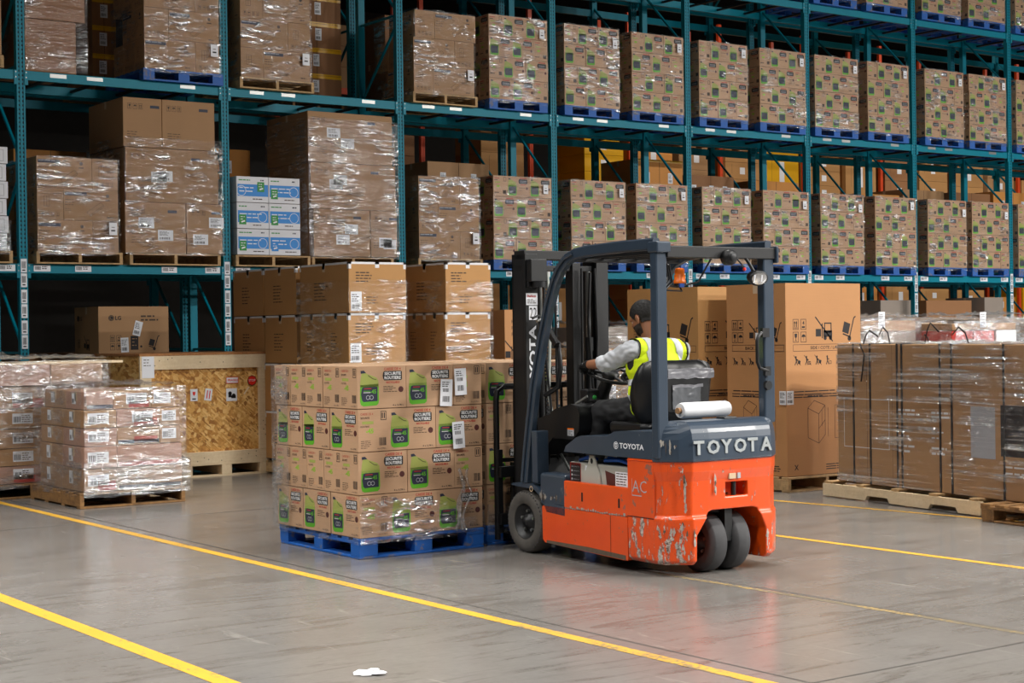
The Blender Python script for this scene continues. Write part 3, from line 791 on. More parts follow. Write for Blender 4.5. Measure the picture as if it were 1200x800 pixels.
drawing_load(11.90, YL, ZC, 'middle shelf load before jug cartons', 3, 1, shifts=[0, 0, .03])

# ------------------------------------------------------------------ plain cartons of any size
def carton(name, x, y, z, w, d, h, label, mat='cardboard', cat='carton', group=None, rz=0, prints=None, tape=True, parent=None, flaps=False):
    mb = MB(); mb.box(0, w, 0, d, 0, h, mat); F = box_faces(mb, 0, w, 0, d, 0, h)
    if tape:
        F['top'].rect(0, d/2-.03, w, .06, 'tape'); F['top'].rect(0, d/2-.002, w, .004, 'seam', 2)
        for k, ww in (('left', d), ('right', d)): F[k].rect(ww/2-.03, h-.09, .06, .09, 'tape')
    for k in ('front', 'left'): F[k].rect(0, 0, {'front': w, 'left': d}[k], .004, 'seam')
    if prints: prints(F, w, d, h)
    o = mb.build(name, parent, (x, y, z), rz, bevel=.004, seg=1)
    return tag(o, label, cat, group) if not parent else o
G1 = 'large plain cartons on the left shelves'
def pr_big(seed, lab=True):
    def f(F, w, d, h):
        q = F['front']; r = random.Random(seed)
        sym_glass(q, .06, h-.14, .07, 'ink_soft'); sym_umb(q, .13, h-.14, .07, 'ink_soft'); sym_up(q, .20, h-.14, .07, 'ink_soft')
        q.rect(w*.7, h*.8, .12, .035, 'ink_navy')
        if lab:
            for k in range(2): ship_label(q, w*(.15+.5*r.random()), h*(.15+.4*r.random()), .2, .13, seed+k)
        q.lines(w*.1, h*.3, .2, 3, .03, .008, 'ink_soft', seed)
    return f
# lower shelf, first bay: three tiers of big cartons
z = ZB+PH; pallet(7.80, YL, ZB, 'wooden pallet under the three tiers of big plain cartons', w=1.2, group='pallets on the left shelves')
W1 = 'big plain carton, lower shelf between first and second uprights'
carton('large_carton', 7.75, YL+.01, z+.002, .79, 1.15, .62, f'{W1}, bottom left', 'cardboard', prints=pr_big(1), group=G1)
carton('large_carton', 8.55, YL+.01, z+.002, .48, 1.15, .62, f'{W1}, bottom right', 'cardboard', prints=pr_big(2), group=G1)
carton('large_carton', 7.77, YL+.02, z+.625, 1.22, 1.15, .66, f'{W1}, middle tier', 'cardboard', prints=pr_big(3), group=G1)
carton('large_carton', 7.75, YL+.03, z+1.29, .5, 1.1, .6, f'{W1}, top left', 'cardboard', prints=pr_big(4, False), group=G1)
carton('large_carton', 8.255, YL+.03, z+1.29, .7, 1.1, .6, f'{W1}, top right', 'cardboard', prints=pr_big(5, False), group=G1)
film_wrap(7.74, 9.04, YL, YL+1.15, ZB+.12, ZB+1.55, 'wrinkled clear film on the three-tier big cartons by the second upright', 'film_diagonal', 5, .02)
pallet(10.32, YL+.04, ZB, 'wooden pallet under the tall wrapped cartons by the third upright', w=1.24, group='pallets on the left shelves')
W2 = 'tall plain carton by the third upright, lower shelf'
carton('large_carton', 10.33, YL+.01, z+.002, .85, 1.15, .62, f'{W2}, bottom left', 'cardboard', prints=pr_big(6), group=G1)
carton('large_carton', 11.19, YL+.01, z+.002, .41, 1.15, .62, f'{W2}, bottom right', 'cardboard', prints=pr_big(7), group=G1)
carton('large_carton', 10.30, YL+.015, z+.625, 1.29, 1.15, .60, f'{W2}, middle tier', 'cardboard', prints=pr_big(8), group=G1)
carton('large_carton', 10.27, YL+.02, z+1.23, 1.28, 1.15, .66, f'{W2}, top tier', 'cardboard', prints=pr_big(9), group=G1)
film_wrap(10.25, 11.62, YL, YL+1.15, ZB+.12, ZB+1.95, 'heavily wrinkled film around the tall cartons by the third upright', 'film_heavy', 8, .02)
# six white and blue cartons
def pr_paper(k):
    def f(F, w, d, h):
        q = F['front']
        q.rect(.015, h*.24, w-.02, h*.46, 'print_blue'); q.text('paper', .03, h*.36, h*.15, 'paper', bold=.0, l=2) if False else q.lines(.04, h*.55, w*.7, 2, .045, .012, 'paper', k, 2)
        q.ring(w*(.15 if k == 4 else .8), h*.45, h*.2, .006, 'paper', 2, 20)
        q.lines(.03, h*.84, w*.4, 1, .02, .014, 'print_green', k+2); q.lines(w*.75, h*.84, w*.15, 1, .02, .016, 'ink_navy', k+3); q.lines(w*.5, h*.12, w*.4, 1, .02, .012, 'ink_soft', k+5)
        q.rect(*((w*.65, h*.42) if k == 4 else (.03, h*.16)), h*.3, h*.38, 'print_green' if k != 1 else 'print_blue', 3)
        x0, z0 = ((w*.65, h*.42) if k == 4 else (.03, h*.16)); q.line((x0+.03, z0+.03), (x0+.08, z0+.045), .018, 'paper', 4); q.lines(x0+.02, z0+h*.28, .07, 2, .03, .009, 'paper', k, 4)
        F['left'].lines(.1, h*.7, .5, 4, .05, .015, 'paper_grey', k)
    return f
pallet(9.21, YL, ZB, 'wooden pallet under the six white and blue cartons', w=1.06, group='pallets on the left shelves')
for k in range(6):
    c, rr = k % 2, k//2
    carton('paper_carton', 9.235+c*.452, YL+.01, z+.004+rr*.332, .447, .8, .328, f'white and blue carton, {["bottom","middle","top"][rr]} row {["left","right"][c]}, on the lower shelf', 'cardboard_white', prints=pr_paper(k), group='white and blue cartons', tape=False)
# white wrapped stack at the left edge
pallet(5.35, YL, ZB, 'wooden pallet at the left picture edge on the lower shelf', w=1.02, group='pallets on the left shelves')
for k in range(6):
    carton('white_carton', 5.38+.02*(k % 2), YL+.01, z+.004+k*.2, .93, 1.0, .196, f'flat white carton at the left edge, {ordn[k]} from the bottom of its stack', 'cardboard_white', prints=lambda F, w, d, h: (F['front'].frame(w*.55, .03, w*.4, h-.06, .006, 'paper_grey'), F['front'].lines(w*.6, h*.6, w*.3, 3, .03, .01, 'ink_soft', 4)), tape=False, group='flat white cartons at the left edge')
film_wrap(5.36, 6.34, YL, YL+1, ZB+.1, ZB+.5, 'film skirt around the base of the white carton stack', 'film_heavy', 3, .02)
# middle shelf, first bay
W3 = 'brown wrapped carton behind the first upright, middle shelf'
carton('large_carton', 6.53+.06, YL+.12, ZC+.003, .62, .9, .62, f'{W3}, bottom left', 'cardboard_brown', group=G1)
carton('large_carton', 7.19+.03, YL+.12, ZC+.003, .1, .9, .62, 'narrow brown carton edge beside the lower-left wrapped carton, middle shelf', 'cardboard_brown', group=G1) if False else None
carton('large_carton', 6.60, YL+.11, ZC+.626, .72, .9, .62, f'{W3}, top', 'cardboard_brown', prints=lambda F, w, d, h: (ship_label(F['front'], w*.8, h*.55, .12, .1, 2),), group=G1)
film_wrap(6.58, 7.34, YL+.1, YL+1, ZC+.02, ZC+1.25, 'shiny wrinkled film on the brown cartons behind the first upright', 'film_heavy', 13, .02)
pallet(5.3, YL, ZC, 'wooden pallet at the left picture edge on the middle shelf', w=1.0, group='pallets on the left shelves')
carton('large_carton', 5.3, YL+.01, ZC+PH+.003, .98, 1.1, 1.15, 'plain carton at the left picture edge on the middle shelf', 'cardboard', group=G1)

# ------------------------------------------------------------------ rear rack loads: assorted cartons half hidden behind the front row
YB = YR+DEP+.30
def slip(F, w, d, h, n=1, seed=0, face='front'):
    r = random.Random(seed)
    for k in range(n): ship_label(F[face], w*((k+.5)/n)-.05+r.uniform(-.03,.03), h*.35, .1, .17, seed+k)
taken = {}
def back_stack(x, zbase, tiers, w, d, h, label, mat, tapecol=None, n=1, y=None, dx=0, two=False):
    yy = YB if y is None else y
    W0 = max(.6, w+.04)
    for u in UP:
        if x-.02 < u+.02+.075 and x-.02+W0 > u+.02-.075:      # keep clear of the rear uprights
            x = u+.02+.1 if (x+W0/2) > u else u+.02-.08-W0
    occ = taken.setdefault(zbase, [])
    for _ in range(3):
        for a_, b_ in occ:
            if x-.05 < b_ and x+W0 > a_: x = b_+.06
        for u in UP:
            if x-.02 < u+.02+.075 and x-.02+W0 > u+.02-.075: x = u+.02+.1
    occ.append((x-.03, x+W0))
    pallet(x-.02, yy, zbase, f'dark pallet under the {label}', 'pallet_dark', w=max(.6, w+.04), d=1.05, group='pallets in the rear rack')
    for k in range(tiers):
        def pr(F, W, D, Hh, k=k):
            slip(F, W, D, Hh, n, int(x*10)+k)
            if tapecol: F['front'].rect(0, Hh-.04, W, .04, tapecol); F['front'].rect(0, 0, W, .02, tapecol, 2)
            F['front'].rect(W/2-.004, 0, .008, Hh, 'seam')
        carton('rear_carton', x, yy+.03, zbase+PH+.003+k*(h+.003), w, d, h, f'{label}, tier {["one","two","three","four","five"][k]} from its pallet', mat, prints=pr, group='cartons in the rear rack')
# middle shelf level (seen above and between the front loads)
back_stack(7.95, ZC, 4, .32, .9, .36, 'narrow yellow-taped cartons behind the drawing cartons', 'cardboard_brown', 'tape_yellow')
back_stack(10.95, ZC, 4, .78, .9, .36, 'yellow-taped cartons behind the second and third uprights', 'cardboard_brown', 'tape_yellow')
back_stack(12.35, ZC, 2, 1.1, .9, .66, 'brown cartons behind the third upright, middle shelf', 'cardboard_brown')
back_stack(13.75, ZC, 3, 1.0, .9, .5, 'labelled cartons behind the third drawing load, middle shelf', 'cardboard_brown', None, 2)
back_stack(15.05, ZC, 3, .95, .9, .46, 'brown cartons behind the first and second jug loads, middle shelf', 'cardboard_tan', None, 2)
back_stack(16.4, ZC, 3, 1.05, .9, .47, 'orange-brown cartons behind the second jug load, middle shelf', 'cardboard_orange', None, 2)
back_stack(17.9, ZC, 3, 1.1, .9, .46, 'cartons behind the third jug load, middle shelf', 'cardboard', None, 2)
back_stack(19.4, ZC, 3, 1.0, .9, .45, 'cartons behind the fourth jug load, middle shelf', 'cardboard_tan')
back_stack(22.3, ZC, 3, 1.15, .9, .46, 'cartons behind the sixth jug load, middle shelf', 'cardboard_orange')
back_stack(25.0, ZC, 3, 1.1, .9, .46, 'cartons behind the eighth jug load, middle shelf', 'cardboard')
back_stack(26.4, ZC, 3, 1.1, .9, .5, 'cartons behind the ninth jug load, middle shelf', 'cardboard_tan')
# lower shelf level
back_stack(6.9, ZB, 3, .95, .9, .45, 'tan cartons above the drawing load near the first upright', 'cardboard_orange', None, 1)
back_stack(9.55, ZB, 3, .62, .9, .50, 'orange-brown cartons above the white and blue cartons', 'cardboard_orange', None, 1)
back_stack(13.05, ZB, 3, 1.1, .9, .50, 'wrapped cartons behind the third upright, lower shelf', 'cardboard', None, 2)
back_stack(14.8, ZB, 3, .95, .9, .42, 'low orange cartons behind the fourth drawing load, lower shelf', 'cardboard_orange', None, 1)
back_stack(15.95, ZB, 3, 1.0, .9, .58, 'yellow-taped cartons behind the first jug load, lower shelf', 'cardboard_orange', 'tape_yellow', 2)
back_stack(17.35, ZB, 3, 1.05, .9, .51, 'brown cartons with three slips behind the second jug load', 'cardboard_brown', None, 3)
back_stack(19.1, ZB, 3, 1.1, .9, .50, 'tan cartons behind the third jug load, lower shelf', 'cardboard_orange', None, 2)
back_stack(22.0, ZB, 3, 1.1, .9, .46, 'tan cartons behind the fourth jug load, lower shelf', 'cardboard_orange', None, 2)
back_stack(23.3, ZB, 3, 1.15, .9, .50, 'brown cartons behind the fifth jug load, lower shelf', 'cardboard', None, 2)
back_stack(24.7, ZB, 3, 1.1, .9, .50, 'brown cartons behind the sixth jug load, lower shelf', 'cardboard_brown', None, 1)
back_stack(26.3, ZB, 3, 1.2, .9, .52, 'tan cartons behind the seventh jug load, lower shelf', 'cardboard_orange', None, 2)
back_stack(28.0, ZB, 3, 1.2, .9, .50, 'brown cartons behind the eighth jug load, lower shelf', 'cardboard_brown', None, 2)
back_stack(29.6, ZB, 3, 1.2, .9, .50, 'brown cartons behind the ninth jug load, lower shelf', 'cardboard_brown', None, 2)
# ground level of both rows
def ground_box(x, y, w, d, h, label, mat, n=1): 
    pallet(x, y, 0, f'pallet under the {label}', 'pallet_dark', w=w, d=d, group='pallets on the rack floor')
    carton('floor_carton', x+.01, y+.01, PH+.003, w-.02, d-.02, h, label, mat, prints=lambda F, W, D, Hh: slip(F, W, D, Hh, n, int(x*9)), group='cartons on the rack floor')
ground_box(21.45, YR+.2, .95, .95, 1.85, 'grey wrapped carton in the rack floor left of the dark cartons', 'cardboard_grey')
ground_box(22.75, YR+.3, 1.25, .9, 1.85, 'dark brown carton on the rack floor under the sixth bay', 'cardboard_brown', 2)
ground_box(24.15-.06, YR+.1, .55, .9, 1.9, 'tall tan carton on the rack floor beside the eighth upright', 'cardboard_grey')
ground_box(18.9, YR+.2, 1.1, .95, 1.3, 'brown carton on the rack floor behind the forklift', 'cardboard_brown')
ground_box(16.0, YR+.4, 1.2, .9, .95, 'grey carton on the rack floor seen through the mast', 'cardboard_grey')
ground_box(6.9, YB+.1, 1.2, 1, 1.2, 'brown carton in the dark behind the big television-size carton', 'cardboard_brown')
ground_box(5.2, YB, 1.2, 1, 1.3, 'brown carton in the dark left of the first upright', 'cardboard_brown')
ground_box(12.9, YB, 1.1, 1, 1.4, 'brown carton on the floor of the rear rack third bay', 'cardboard_brown')
# far aisle loads
r = random.Random(11)
far_n = 0
for k in range(14):
    for z in (0, 1.45, 2.95, 4.6, 6.3):
        for j in range(2):
            if r.random() < .12: continue
            x = FX[k]+.15+j*1.28; h = r.uniform(.8, 1.3); mt = r.choice(['cardboard_tan', 'cardboard_orange', 'cardboard', 'cardboard_brown', 'tape_yellow' if r.random() < .2 else 'cardboard_tan'])
            nt = r.choice((1, 2, 2, 3))
            for t in range(nt):
                far_n += 1
                mb = MB(); hh = h/nt; mb.box(0, 1.08, 0, .95, 0, hh-.006, mt); F = box_faces(mb, 0, 1.08, 0, .95, 0, hh); F['front'].rect(.45, hh*.3, .16, hh*.4, 'paper'); F['front'].rect(.2, hh*.3, .006, hh*.6, 'seam')
                tag(mb.build('far_carton', None, (x, 27.62, z+.003+t*hh)), 'carton on the orange racking across the far aisle', 'carton', 'cartons across the far aisle')

# unseen loads added on the shelves above the frame's left half and on the top level keep the depth of the rack in shade
mb = MB(); r = random.Random(21)
for i in range(10):
    for z, lim in ((ZD, 5), (ZE, 10)):
        if i >= lim or i > 9: continue
        for j in range(2):
            x = UP[i]+.12+j*1.24; h = r.uniform(1.3, 1.7)
            pallet(x, YL, z, f'unseen wooden pallet added for shade on the {"upper" if z == ZD else "highest"} shelf of the {ordn[i]} bay, {["left","right"][j]}', w=1.1, group='unseen shade pallets on the highest shelves')
            carton('large_carton', x+.02, YL+.02, z+PH+.003, 1.06, 1.12, h, f'unseen big carton added for shade on the {"upper" if z == ZD else "highest"} shelf of the {ordn[i]} bay, {["left","right"][j]}', 'cardboard', group='unseen shade cartons on the highest shelves')
film('film_strapped', .05, .95, rot=0, wide=.16, lo=.46, hi=.62, plo=.42, bd=.12, zf=9, haze=.07)
film('film_parcel', .12, .95, rot=.3, wide=1.2, haze=.03, lo=.42, hi=.7)
simple('pack_red', rgb(196,50,40), .5)
# ------------------------------------------------------------------ foreground jug loads on blue pallets
PX, PY = 5.664, 9.70
pallet(PX, PY, 0, 'blue pallet standing on the open floor in front, left of the forklift', 'pallet_blue', 'block', rz=-.02, parts=True)
jug_load(PX+.0, PY+.0, 0, 'load in front', near=True, group='jug cartons of the two floor loads', full_top=True, flip=0, jig=.004)
pallet(6.755, 9.74, 0, 'blue pallet at the forks of the forklift', 'pallet_blue', 'block', parts=True)
jug_load(6.76, 9.745, 0, 'load at the forks', near=True, group='jug cartons of the two floor loads', full_top=True, flip=0, jig=.004)
mb = MB()   # film remnant on the lower half and the far left corner of the front load
s = sheet_mesh('', 1.03, .34, 30, 14, .012, 'film_diagonal', 4)
mb.add([(PX-.006+p[0], PY-.008+p[1], .1+p[2]*(1-.35*p[0])) for p in s.v], s.f, 'film_diagonal', True)
s = sheet_mesh('', 1.24, .5, 30, 14, .012, 'film_diagonal', 6)
mb.add([(PX-.008+p[1], PY+1.22-p[0], .1+p[2]*(1.0-.45*p[0]/1.2)) for p in s.v], s.f, 'film_diagonal', True)
s = sheet_mesh('', .26, 1.2, 10, 30, .012, 'film_crumpled', 8)
mb.add([(PX-.010+p[1], PY+1.23-p[0], .12+p[2]) for p in s.v], s.f, 'film_crumpled', True)
r = random.Random(5)   # gathered tail of film on the front
for k in range(3):
    pts = []; x, z = .78+.03*k, .14
    for q in range(9):
        pts.append((PX+x+.02*math.sin(q*1.3+k), PY-.022-.01*k, z)); z += .055; x += r.uniform(-.012, .016)
    mb.tube(pts, [.014*(.5+.5*r.random()) for _ in pts], 'film_crumpled', 6)
tag(link('stretch_film', mb.mesh('stretch_film', False)), 'torn clear film around the base of the jug load on the open floor', 'stretch film')
film_wrap(6.75, 7.79, 9.735, 10.9, .08, .3, 'clear film skirt around the base of the load at the forks', 'film_crumpled', 15, .014)
for k, (x, z, ry) in enumerate(((.66, 1.03, .05), (.79, 1.1, -.03), (.77, .72, -.05))):
    mb = MB(); w, h = .1, .19; mb.box(0, w, -.002, 0, 0, h, 'paper'); f = Face(mb, (0, -.002, 0), (1,0,0), (0,0,1))
    f.bars(.02, .03, .06, .04, 'ink', 9, k); f.lines(.012, .165, .07, 3, .014, .006, 'ink', k); f.bars(.02, .1, .05, .025, 'ink', 7, k+4)
    o = mb.build('paper_label', None, (PX+x, PY-.016, z)); o.rotation_euler = (0, ry, 0)
    tag(o, f'white shipping label on the front jug load, {["upper left","upper right","lowest"][k]} of three', 'label', 'shipping labels on the front load')

# ------------------------------------------------------------------ tall cartons standing in a row before the rack
def pr_tall(seed):
    def f(F, w, d, h):
        q = F['front']
        q.lines(w*.12, h*.78, w*.35, 4, .03, .012, 'ink_soft', seed)
        q.lines(w*.3, h*.3, w*.3, 3, .03, .01, 'ink_soft', seed+1)
        l = F['left']; l.lines(d*.3, h*.6, d*.3, 6, .035, .01, 'ink_soft', seed+3)
        for fc, W in ((q, w), (l, d)):     # white tape along the upper edge and corners
            fc.rect(0, h-.022, W, .022, 'tape_white'); fc.rect(0, h-.07, .03, .07, 'tape_white'); fc.rect(W-.03, h-.07, .03, .07, 'tape_white'); fc.rect(W*.5-.03, h-.06, .05, .06, 'tape_white')
        if seed % 2: ship_label(q, .02, .02, .13, .2, seed)
    return f
XS = 8.43
n = 0
tn = ['lowest tier', 'second tier', 'third tier', 'top tier']
def tall_row(x, w, ys, where, top=4):
    global n
    for (y0, y1, t0) in ys:
        pallet(x, y0, 0, f'pallet under the cartons {where}, {"front" if y0 == ys[0][0] else "rear"} pair', 'pallet_wood', w=w, d=y1-y0, group='pallets under the tall carton rows', style='stringer')
        for t in range(4):
            m_ = (y0+y1)/2
            splits = [(y0+.005, y1-.005)] if (t == 3 and t0) else [(y0+.005, m_-.002), (m_+.002, y1-.005)]
            for k, (a, b) in enumerate(splits):
                n += 1
                carton('tall_row_carton', x+.003*((n*7) % 5), a, .17+t*.53, w, b-a, .526, f'tan carton, {tn[t]}, {["front","rear"][k] if len(splits) > 1 else "whole"} of pair, {"nearer" if y0 == ys[0][0] else "farther"} pallet {where}', 'cardboard_tan', prints=pr_tall(n), group='taped tan cartons standing before the rack')
tall_row(XS, .69, [(14.60, 15.66, True), (15.74, 17.25, False)], 'at left behind the crate')
tall_row(9.50, .58, [(14.42, 15.25, True)], 'to the right')
film_wrap(XS-.01, XS+.70, 14.595, 15.67, .5, 2.1, 'streaky clear film around the tan carton row', 'film_diagonal', 21, .012, sides=('front', 'left'))
film_wrap(9.49, 10.1, 14.41, 15.27, .5, 2.1, 'streaky clear film around the right-hand tan cartons', 'film', 22, .012, sides=('front', 'left'))
carton('appliance_carton', 15.2, 21.95-8, .14, .9, .8, 1.8, 'x') if False else None

# ------------------------------------------------------------------ refrigerator cartons
def pr_fridge(fronttext, sidetext, label=True, seed=0):
    def f(F, w, d, h):
        for q, W, tx in ((F['front'], w, sidetext), (F['left'], d, fronttext)):
            k = W/.98
            sym_up(q, .09*k, h-.44, .10); sym_four(q, .19*k, h-.44, .10); sym_glass(q, .09*k, h-.56, .10); sym_umb(q, .19*k, h-.56, .10)
            sym_nofork(q, .38*k, h-.555, .23*k); sym_trolley(q, .68*k, h-.555, .24*k)
            q.frame(.09*k, h-.645, .86*k, .065, .004, 'ink'); q.text(tx, .52*k, h-.628, .03, 'ink', bold=.01, center=True, w=min(.5*k, .024*len(tx)))
            for j in range(5): sym_person(q, (.09+.135*j)*k, h-.78, .10*k, j)
            q.lines(.1*k, h-1.03, .8*k, 1, .028, .009, 'ink', seed+3); q.lines(.08*k, h-1.06, .85*k, 2, .024, .009, 'ink', seed+6)
            a, b, c_, e = .27*k, .36, .14*k, .28   # line drawing of the refrigerator
            P = [(a, b), (a+c_, b-.06), (a+c_, b-.06+e), (a, b+e), (a+c_*1.6, b+.02), (a+c_*1.6, b+.02+e), (a+c_*.6, b+.07+e)]
            for i, j in ((0,1),(1,2),(2,3),(3,0),(1,4),(4,5),(5,2),(3,6),(6,5)): q.line(P[i], P[j], .005, 'ink_soft')
            q.line((P[1][0], b+.08), (P[4][0], b+.16), .005, 'ink_soft'); q.line(((P[1][0]+P[4][0])/2, b+.10), ((P[1][0]+P[4][0])/2, b+.26), .004, 'ink_soft')
            q.line((P[4][0]+.04, b), (P[4][0]+.04, b+e), .004, 'ink_soft'); q.lines(a, b+e+.11, .2*k, 1, .02, .010, 'ink_soft', 2)
            q.frame(.62*k, .34, .18*k, .32, .004, 'ink_soft')
            q.lines(.5*k, .09, .42*k, 3, .022, .009, 'ink', seed+4); q.text('x', .09*k, .06, .05, 'ink')
        ship_label(F['front'], -.10+.0, h-1.14, .1, .13, 3) if False else None
        F['top'].rect(0, d/2-.03, w, .06, 'tape')
    return f
pallet(11.02, 10.93, 0, 'wooden pallet under the refrigerator carton right of the forklift', 'pallet_wood', w=1.05, d=.86, parts=True)
c = carton('refrigerator_carton', 11.04, 10.96, PH+.002, 1.02, .80, 1.825, 'tall refrigerator carton with handling symbols, nearer one right of the forklift', 'cardboard_fridge', prints=pr_fridge('BACK / ARRIERE', 'SIDE / COTE / LADO', seed=1))
mb = MB(); f = Face(mb, (-.003, 0, 0), (0,-1,0), (0,0,1)); ship_label(f, -.09, 0, .09, .13, 4); f2 = Face(mb, (0, -.003, 0), (1,0,0), (0,0,1)); ship_label(f2, 0, 0, .09, .13, 5)
tag(mb.build('shipping_label', c, (0, 0, .68)), 'white label folded around the corner')
mb = MB(); f = Face(mb, (-.003, .40, 1.16), (0,-1,0), (0,0,1)); f.rect(0, 0, .14, .2, 'paper', 2); f.rect(.03, .12, .05, .04, 'tape_yellow', 3); f.bars(.03, .02, .08, .04, 'ink', 7, 1, 3); f.text('4 1', .03, .15, .03, 'ink', l=3)
tag(mb.build('delivery_slip', c), 'white slip')
pallet(10.86, 11.98, 0, 'wooden pallet under the farther refrigerator carton', 'pallet_wood', w=1.0, d=1.14, group='wood pallets')
carton('refrigerator_carton', 10.88, 12.0, PH+.002, .95, 1.08, 1.82, 'refrigerator carton behind the seat, left of the nearer tall one', 'cardboard_tan', prints=pr_fridge('REFRIGERATOR', 'FRONT / AVANT', seed=2))
def pr_r0(F, w, d, h):
    q = F['front']
    for k in range(3): q.text('REFRIGERATEUR', .1, h-.16-.075*k, .04, 'ink', w=.42, bold=.01)
    sym_nofork(q, .0, h-.62, .26); sym_trolley(q, .3, h-.62, .26); q.frame(-.0, h-.82, .6, .12, .006, 'ink'); q.text('COTE', .1, h-.79, .05, 'ink')
pallet(11.36, 15.7, 0, 'pallet under the refrigerator carton left of the mast', 'pallet_dark', w=.95, d=.95)
c = carton('refrigerator_carton', 11.22-.02, 15.73, PH+.002, .64, .9, 1.66, 'refrigerator carton seen between the tan cartons and the mast', 'cardboard_fridge', prints=pr_r0)

# ------------------------------------------------------------------ long strapped carton on the pale pallet, right edge
ang = math.atan2(11.15-10.80, 10.46-8.13)   # its long face turns a little away from the aisle
base = empty('strapped_carton', (11.13, 10.40, 0), 'long brown carton bound with black straps on the pale pallet, right side', 'carton', rz=-ang)
# local frame: x to the right (depth of load), y back along its length (negative = towards the camera)
LEN, WID, HT = 2.62, 1.05, 1.245
mb = MB(); mb.box(0, WID, -LEN, 0, .146, .146+HT, 'cardboard'); f = Face(mb, (0, 0, .146), (0,-1,0), (0,0,1))
f.frame(.09, .32, .62, .44, .006, 'white_ink'); f.rect(.03, .2, .004, .8, 'seam') if False else None
f.lines(.82, .67, .34, 2, .035, .018, 'white_ink', 3); f.lines(.82, .5, .16, 2, .05, .012, 'white_ink', 5); f.text('TwinCB', .83, .35, .035, 'white_ink') if False else f.lines(.82, .36, .28, 2, .045, .018, 'white_ink', 9)
f.lines(1.25, .66, .34, 2, .035, .018, 'white_ink', 4); f.lines(1.25, .5, .16, 2, .05, .012, 'white_ink', 6); f.lines(1.25, .36, .28, 2, .045, .018, 'white_ink', 8)
f.rect(1.72, .32, .28, .42, 'paper_grey'); f.rect(2.06, .35, .42, .41, 'ink'); 
for k in range(5): f.line((2.08, .4+.07*k), (2.46, .4+.07*k), .003, 'ink_soft', 2)
f.lines(2.1, .26, .35, 2, .05, .014, 'white_ink', 11)
f.rect(.41, 0, .004, HT, 'seam'); f.rect(.75, 0, .003, HT, 'seam')
mb.build('carton_body', base, bevel=.006)
for y in (.23, .46, .82, .88, 1.36, 1.50, 2.1, 2.5):
    mb = MB(); t = .006
    mb.box(-t, 0, -y-.01, -y+.01, .146, .146+HT+t, 'strap'); mb.box(-t, WID+t, -y-.01, -y+.01, .146+HT, .146+HT+t, 'strap'); mb.box(WID, WID+t, -y-.01, -y+.01, .146, .146+HT+t, 'strap')
    mb.build('strap', base)
for k, (y, dz, dy) in enumerate(((.30, .14, -.12), (.62, .17, .16), (1.0, .2, -.1), (1.5, .16, .2), (.95, .1, .1))):   # loose strap tails above the top
    mb = MB(); mb.tube([(.05+.1*k/2, -y, .13+HT), (.06+.1*k/2, -y+dy*.3, .13+HT+dz*.7), (.06+.1*k/2, -y+dy*.7, .13+HT+dz), (.1+.1*k/2, -y+dy*1.3, .13+HT+dz*.6)], 0, 'strap', flat=(.003, .014, (1,0,0))); mb.build('strap_tail', base)
mb = MB(); mb.tube([(-.008, -.45+.12, 1.40), (-.016, -.52+.12, 1.3), (-.02, -.60+.22, 1.16), (-.02, -.66+.3, 1.06)], 0, 'strap', flat=(.003, .014, (0,1,0))); mb.build('strap_tail', base)
s = sheet_mesh('', LEN+.02, HT+.03, 90, 40, .012, 'film_strapped', 31)
mb = MB(); mb.add([(p[1], -p[0], .15+p[2]*.97) for p in s.v], s.f, 'film_strapped', True)
s2 = sheet_mesh('', LEN, WID, 60, 20, .04, 'film_crumpled', 32)
mb.add([(p[2], -p[0], .13+HT+.004-p[1]) for p in s2.v], s2.f, 'film_strapped', True)
mb.build('film_cover', base)
po = empty('long_pallet', (11.13-.08, 10.52, 0), 'pale new-wood long pallet under the strapped carton at right', 'pallet', rz=-ang)
mb = MB(); z0, z1 = .0, .1
def notched(mb, x):
    mb.prism([(.0, .012), (0, .122), (-2.03, .122), (-2.03, .012), (-1.77, .012), (-1.74, .055), (-1.44, .055), (-1.41, .012), (-.92, .012), (-.89, .055), (-.62, .055), (-.59, .012)][::-1], x, x+.04, 'pallet_pale', 'x')
for x in (0, .52, 1.05):
    q = MB(); notched(q, x); q.build('stringer', po, bevel=.003, seg=1)
for y in (.0, -.45, -.92, -1.4, -1.88):
    q = MB(); q.box(-.02+.03, 1.12, y-.11, y-.01, .123, .144, 'pallet_wood'); q.build('deck_board', po, bevel=.003, seg=1)
for y in (-.3, -1.1, -1.9):
    q = MB(); q.box(.02, 1.08, y-.1, y, .0, .011, 'pallet_wood'); q.build('bottom_board', po)
pallet(10.42, 7.2, 0, 'rough brown pallet jutting in at the lower right edge', 'pallet_dark', 'block', w=1.1, d=1.15, rz=-.1, parts=True)

# ------------------------------------------------------------------ plywood crate
CX, CY, CW, CD, CH = 6.95, 16.48, 1.53, 1.28, 1.36
cr = empty('plywood_crate', (CX, CY, 0), 'large strand-board crate framed in pale timber, behind the left wrapped pallets', 'crate')
mb = MB(); mb.box(.01, CW-.01, .03, CD, .14, CH-.025, 'osb'); mb.build('panel_box', cr)
mb = MB(); mb.box(-.005, CW+.005, 0, CD+.005, CH-.025, CH, 'plywood_edge'); mb.build('lid', cr)
for nme, b in (('top_rail', (0, CW, 0, .03, CH-.175, CH-.027)), ('bottom_rail', (0, CW, 0, .03, .125, .275)), ('side_rail', (0, .13, -.002, .03, .277, CH-.177)), ('side_rail', (CW-.13, CW, -.002, .03, .277, CH-.177))):
    q = MB(); q.box(*b, 'pine'); r = random.Random(int(b[0]*10+b[4]*7)); f = Face(q, (b[0], b[2], b[4]), (1,0,0), (0,0,1))
    for _ in range(9): f.disc(r.uniform(.04, b[1]-b[0]-.04), r.uniform(.02, b[5]-b[4]-.02), .006, 'ink_soft', n=6)
    q.build(nme, cr, bevel=.003, seg=1)
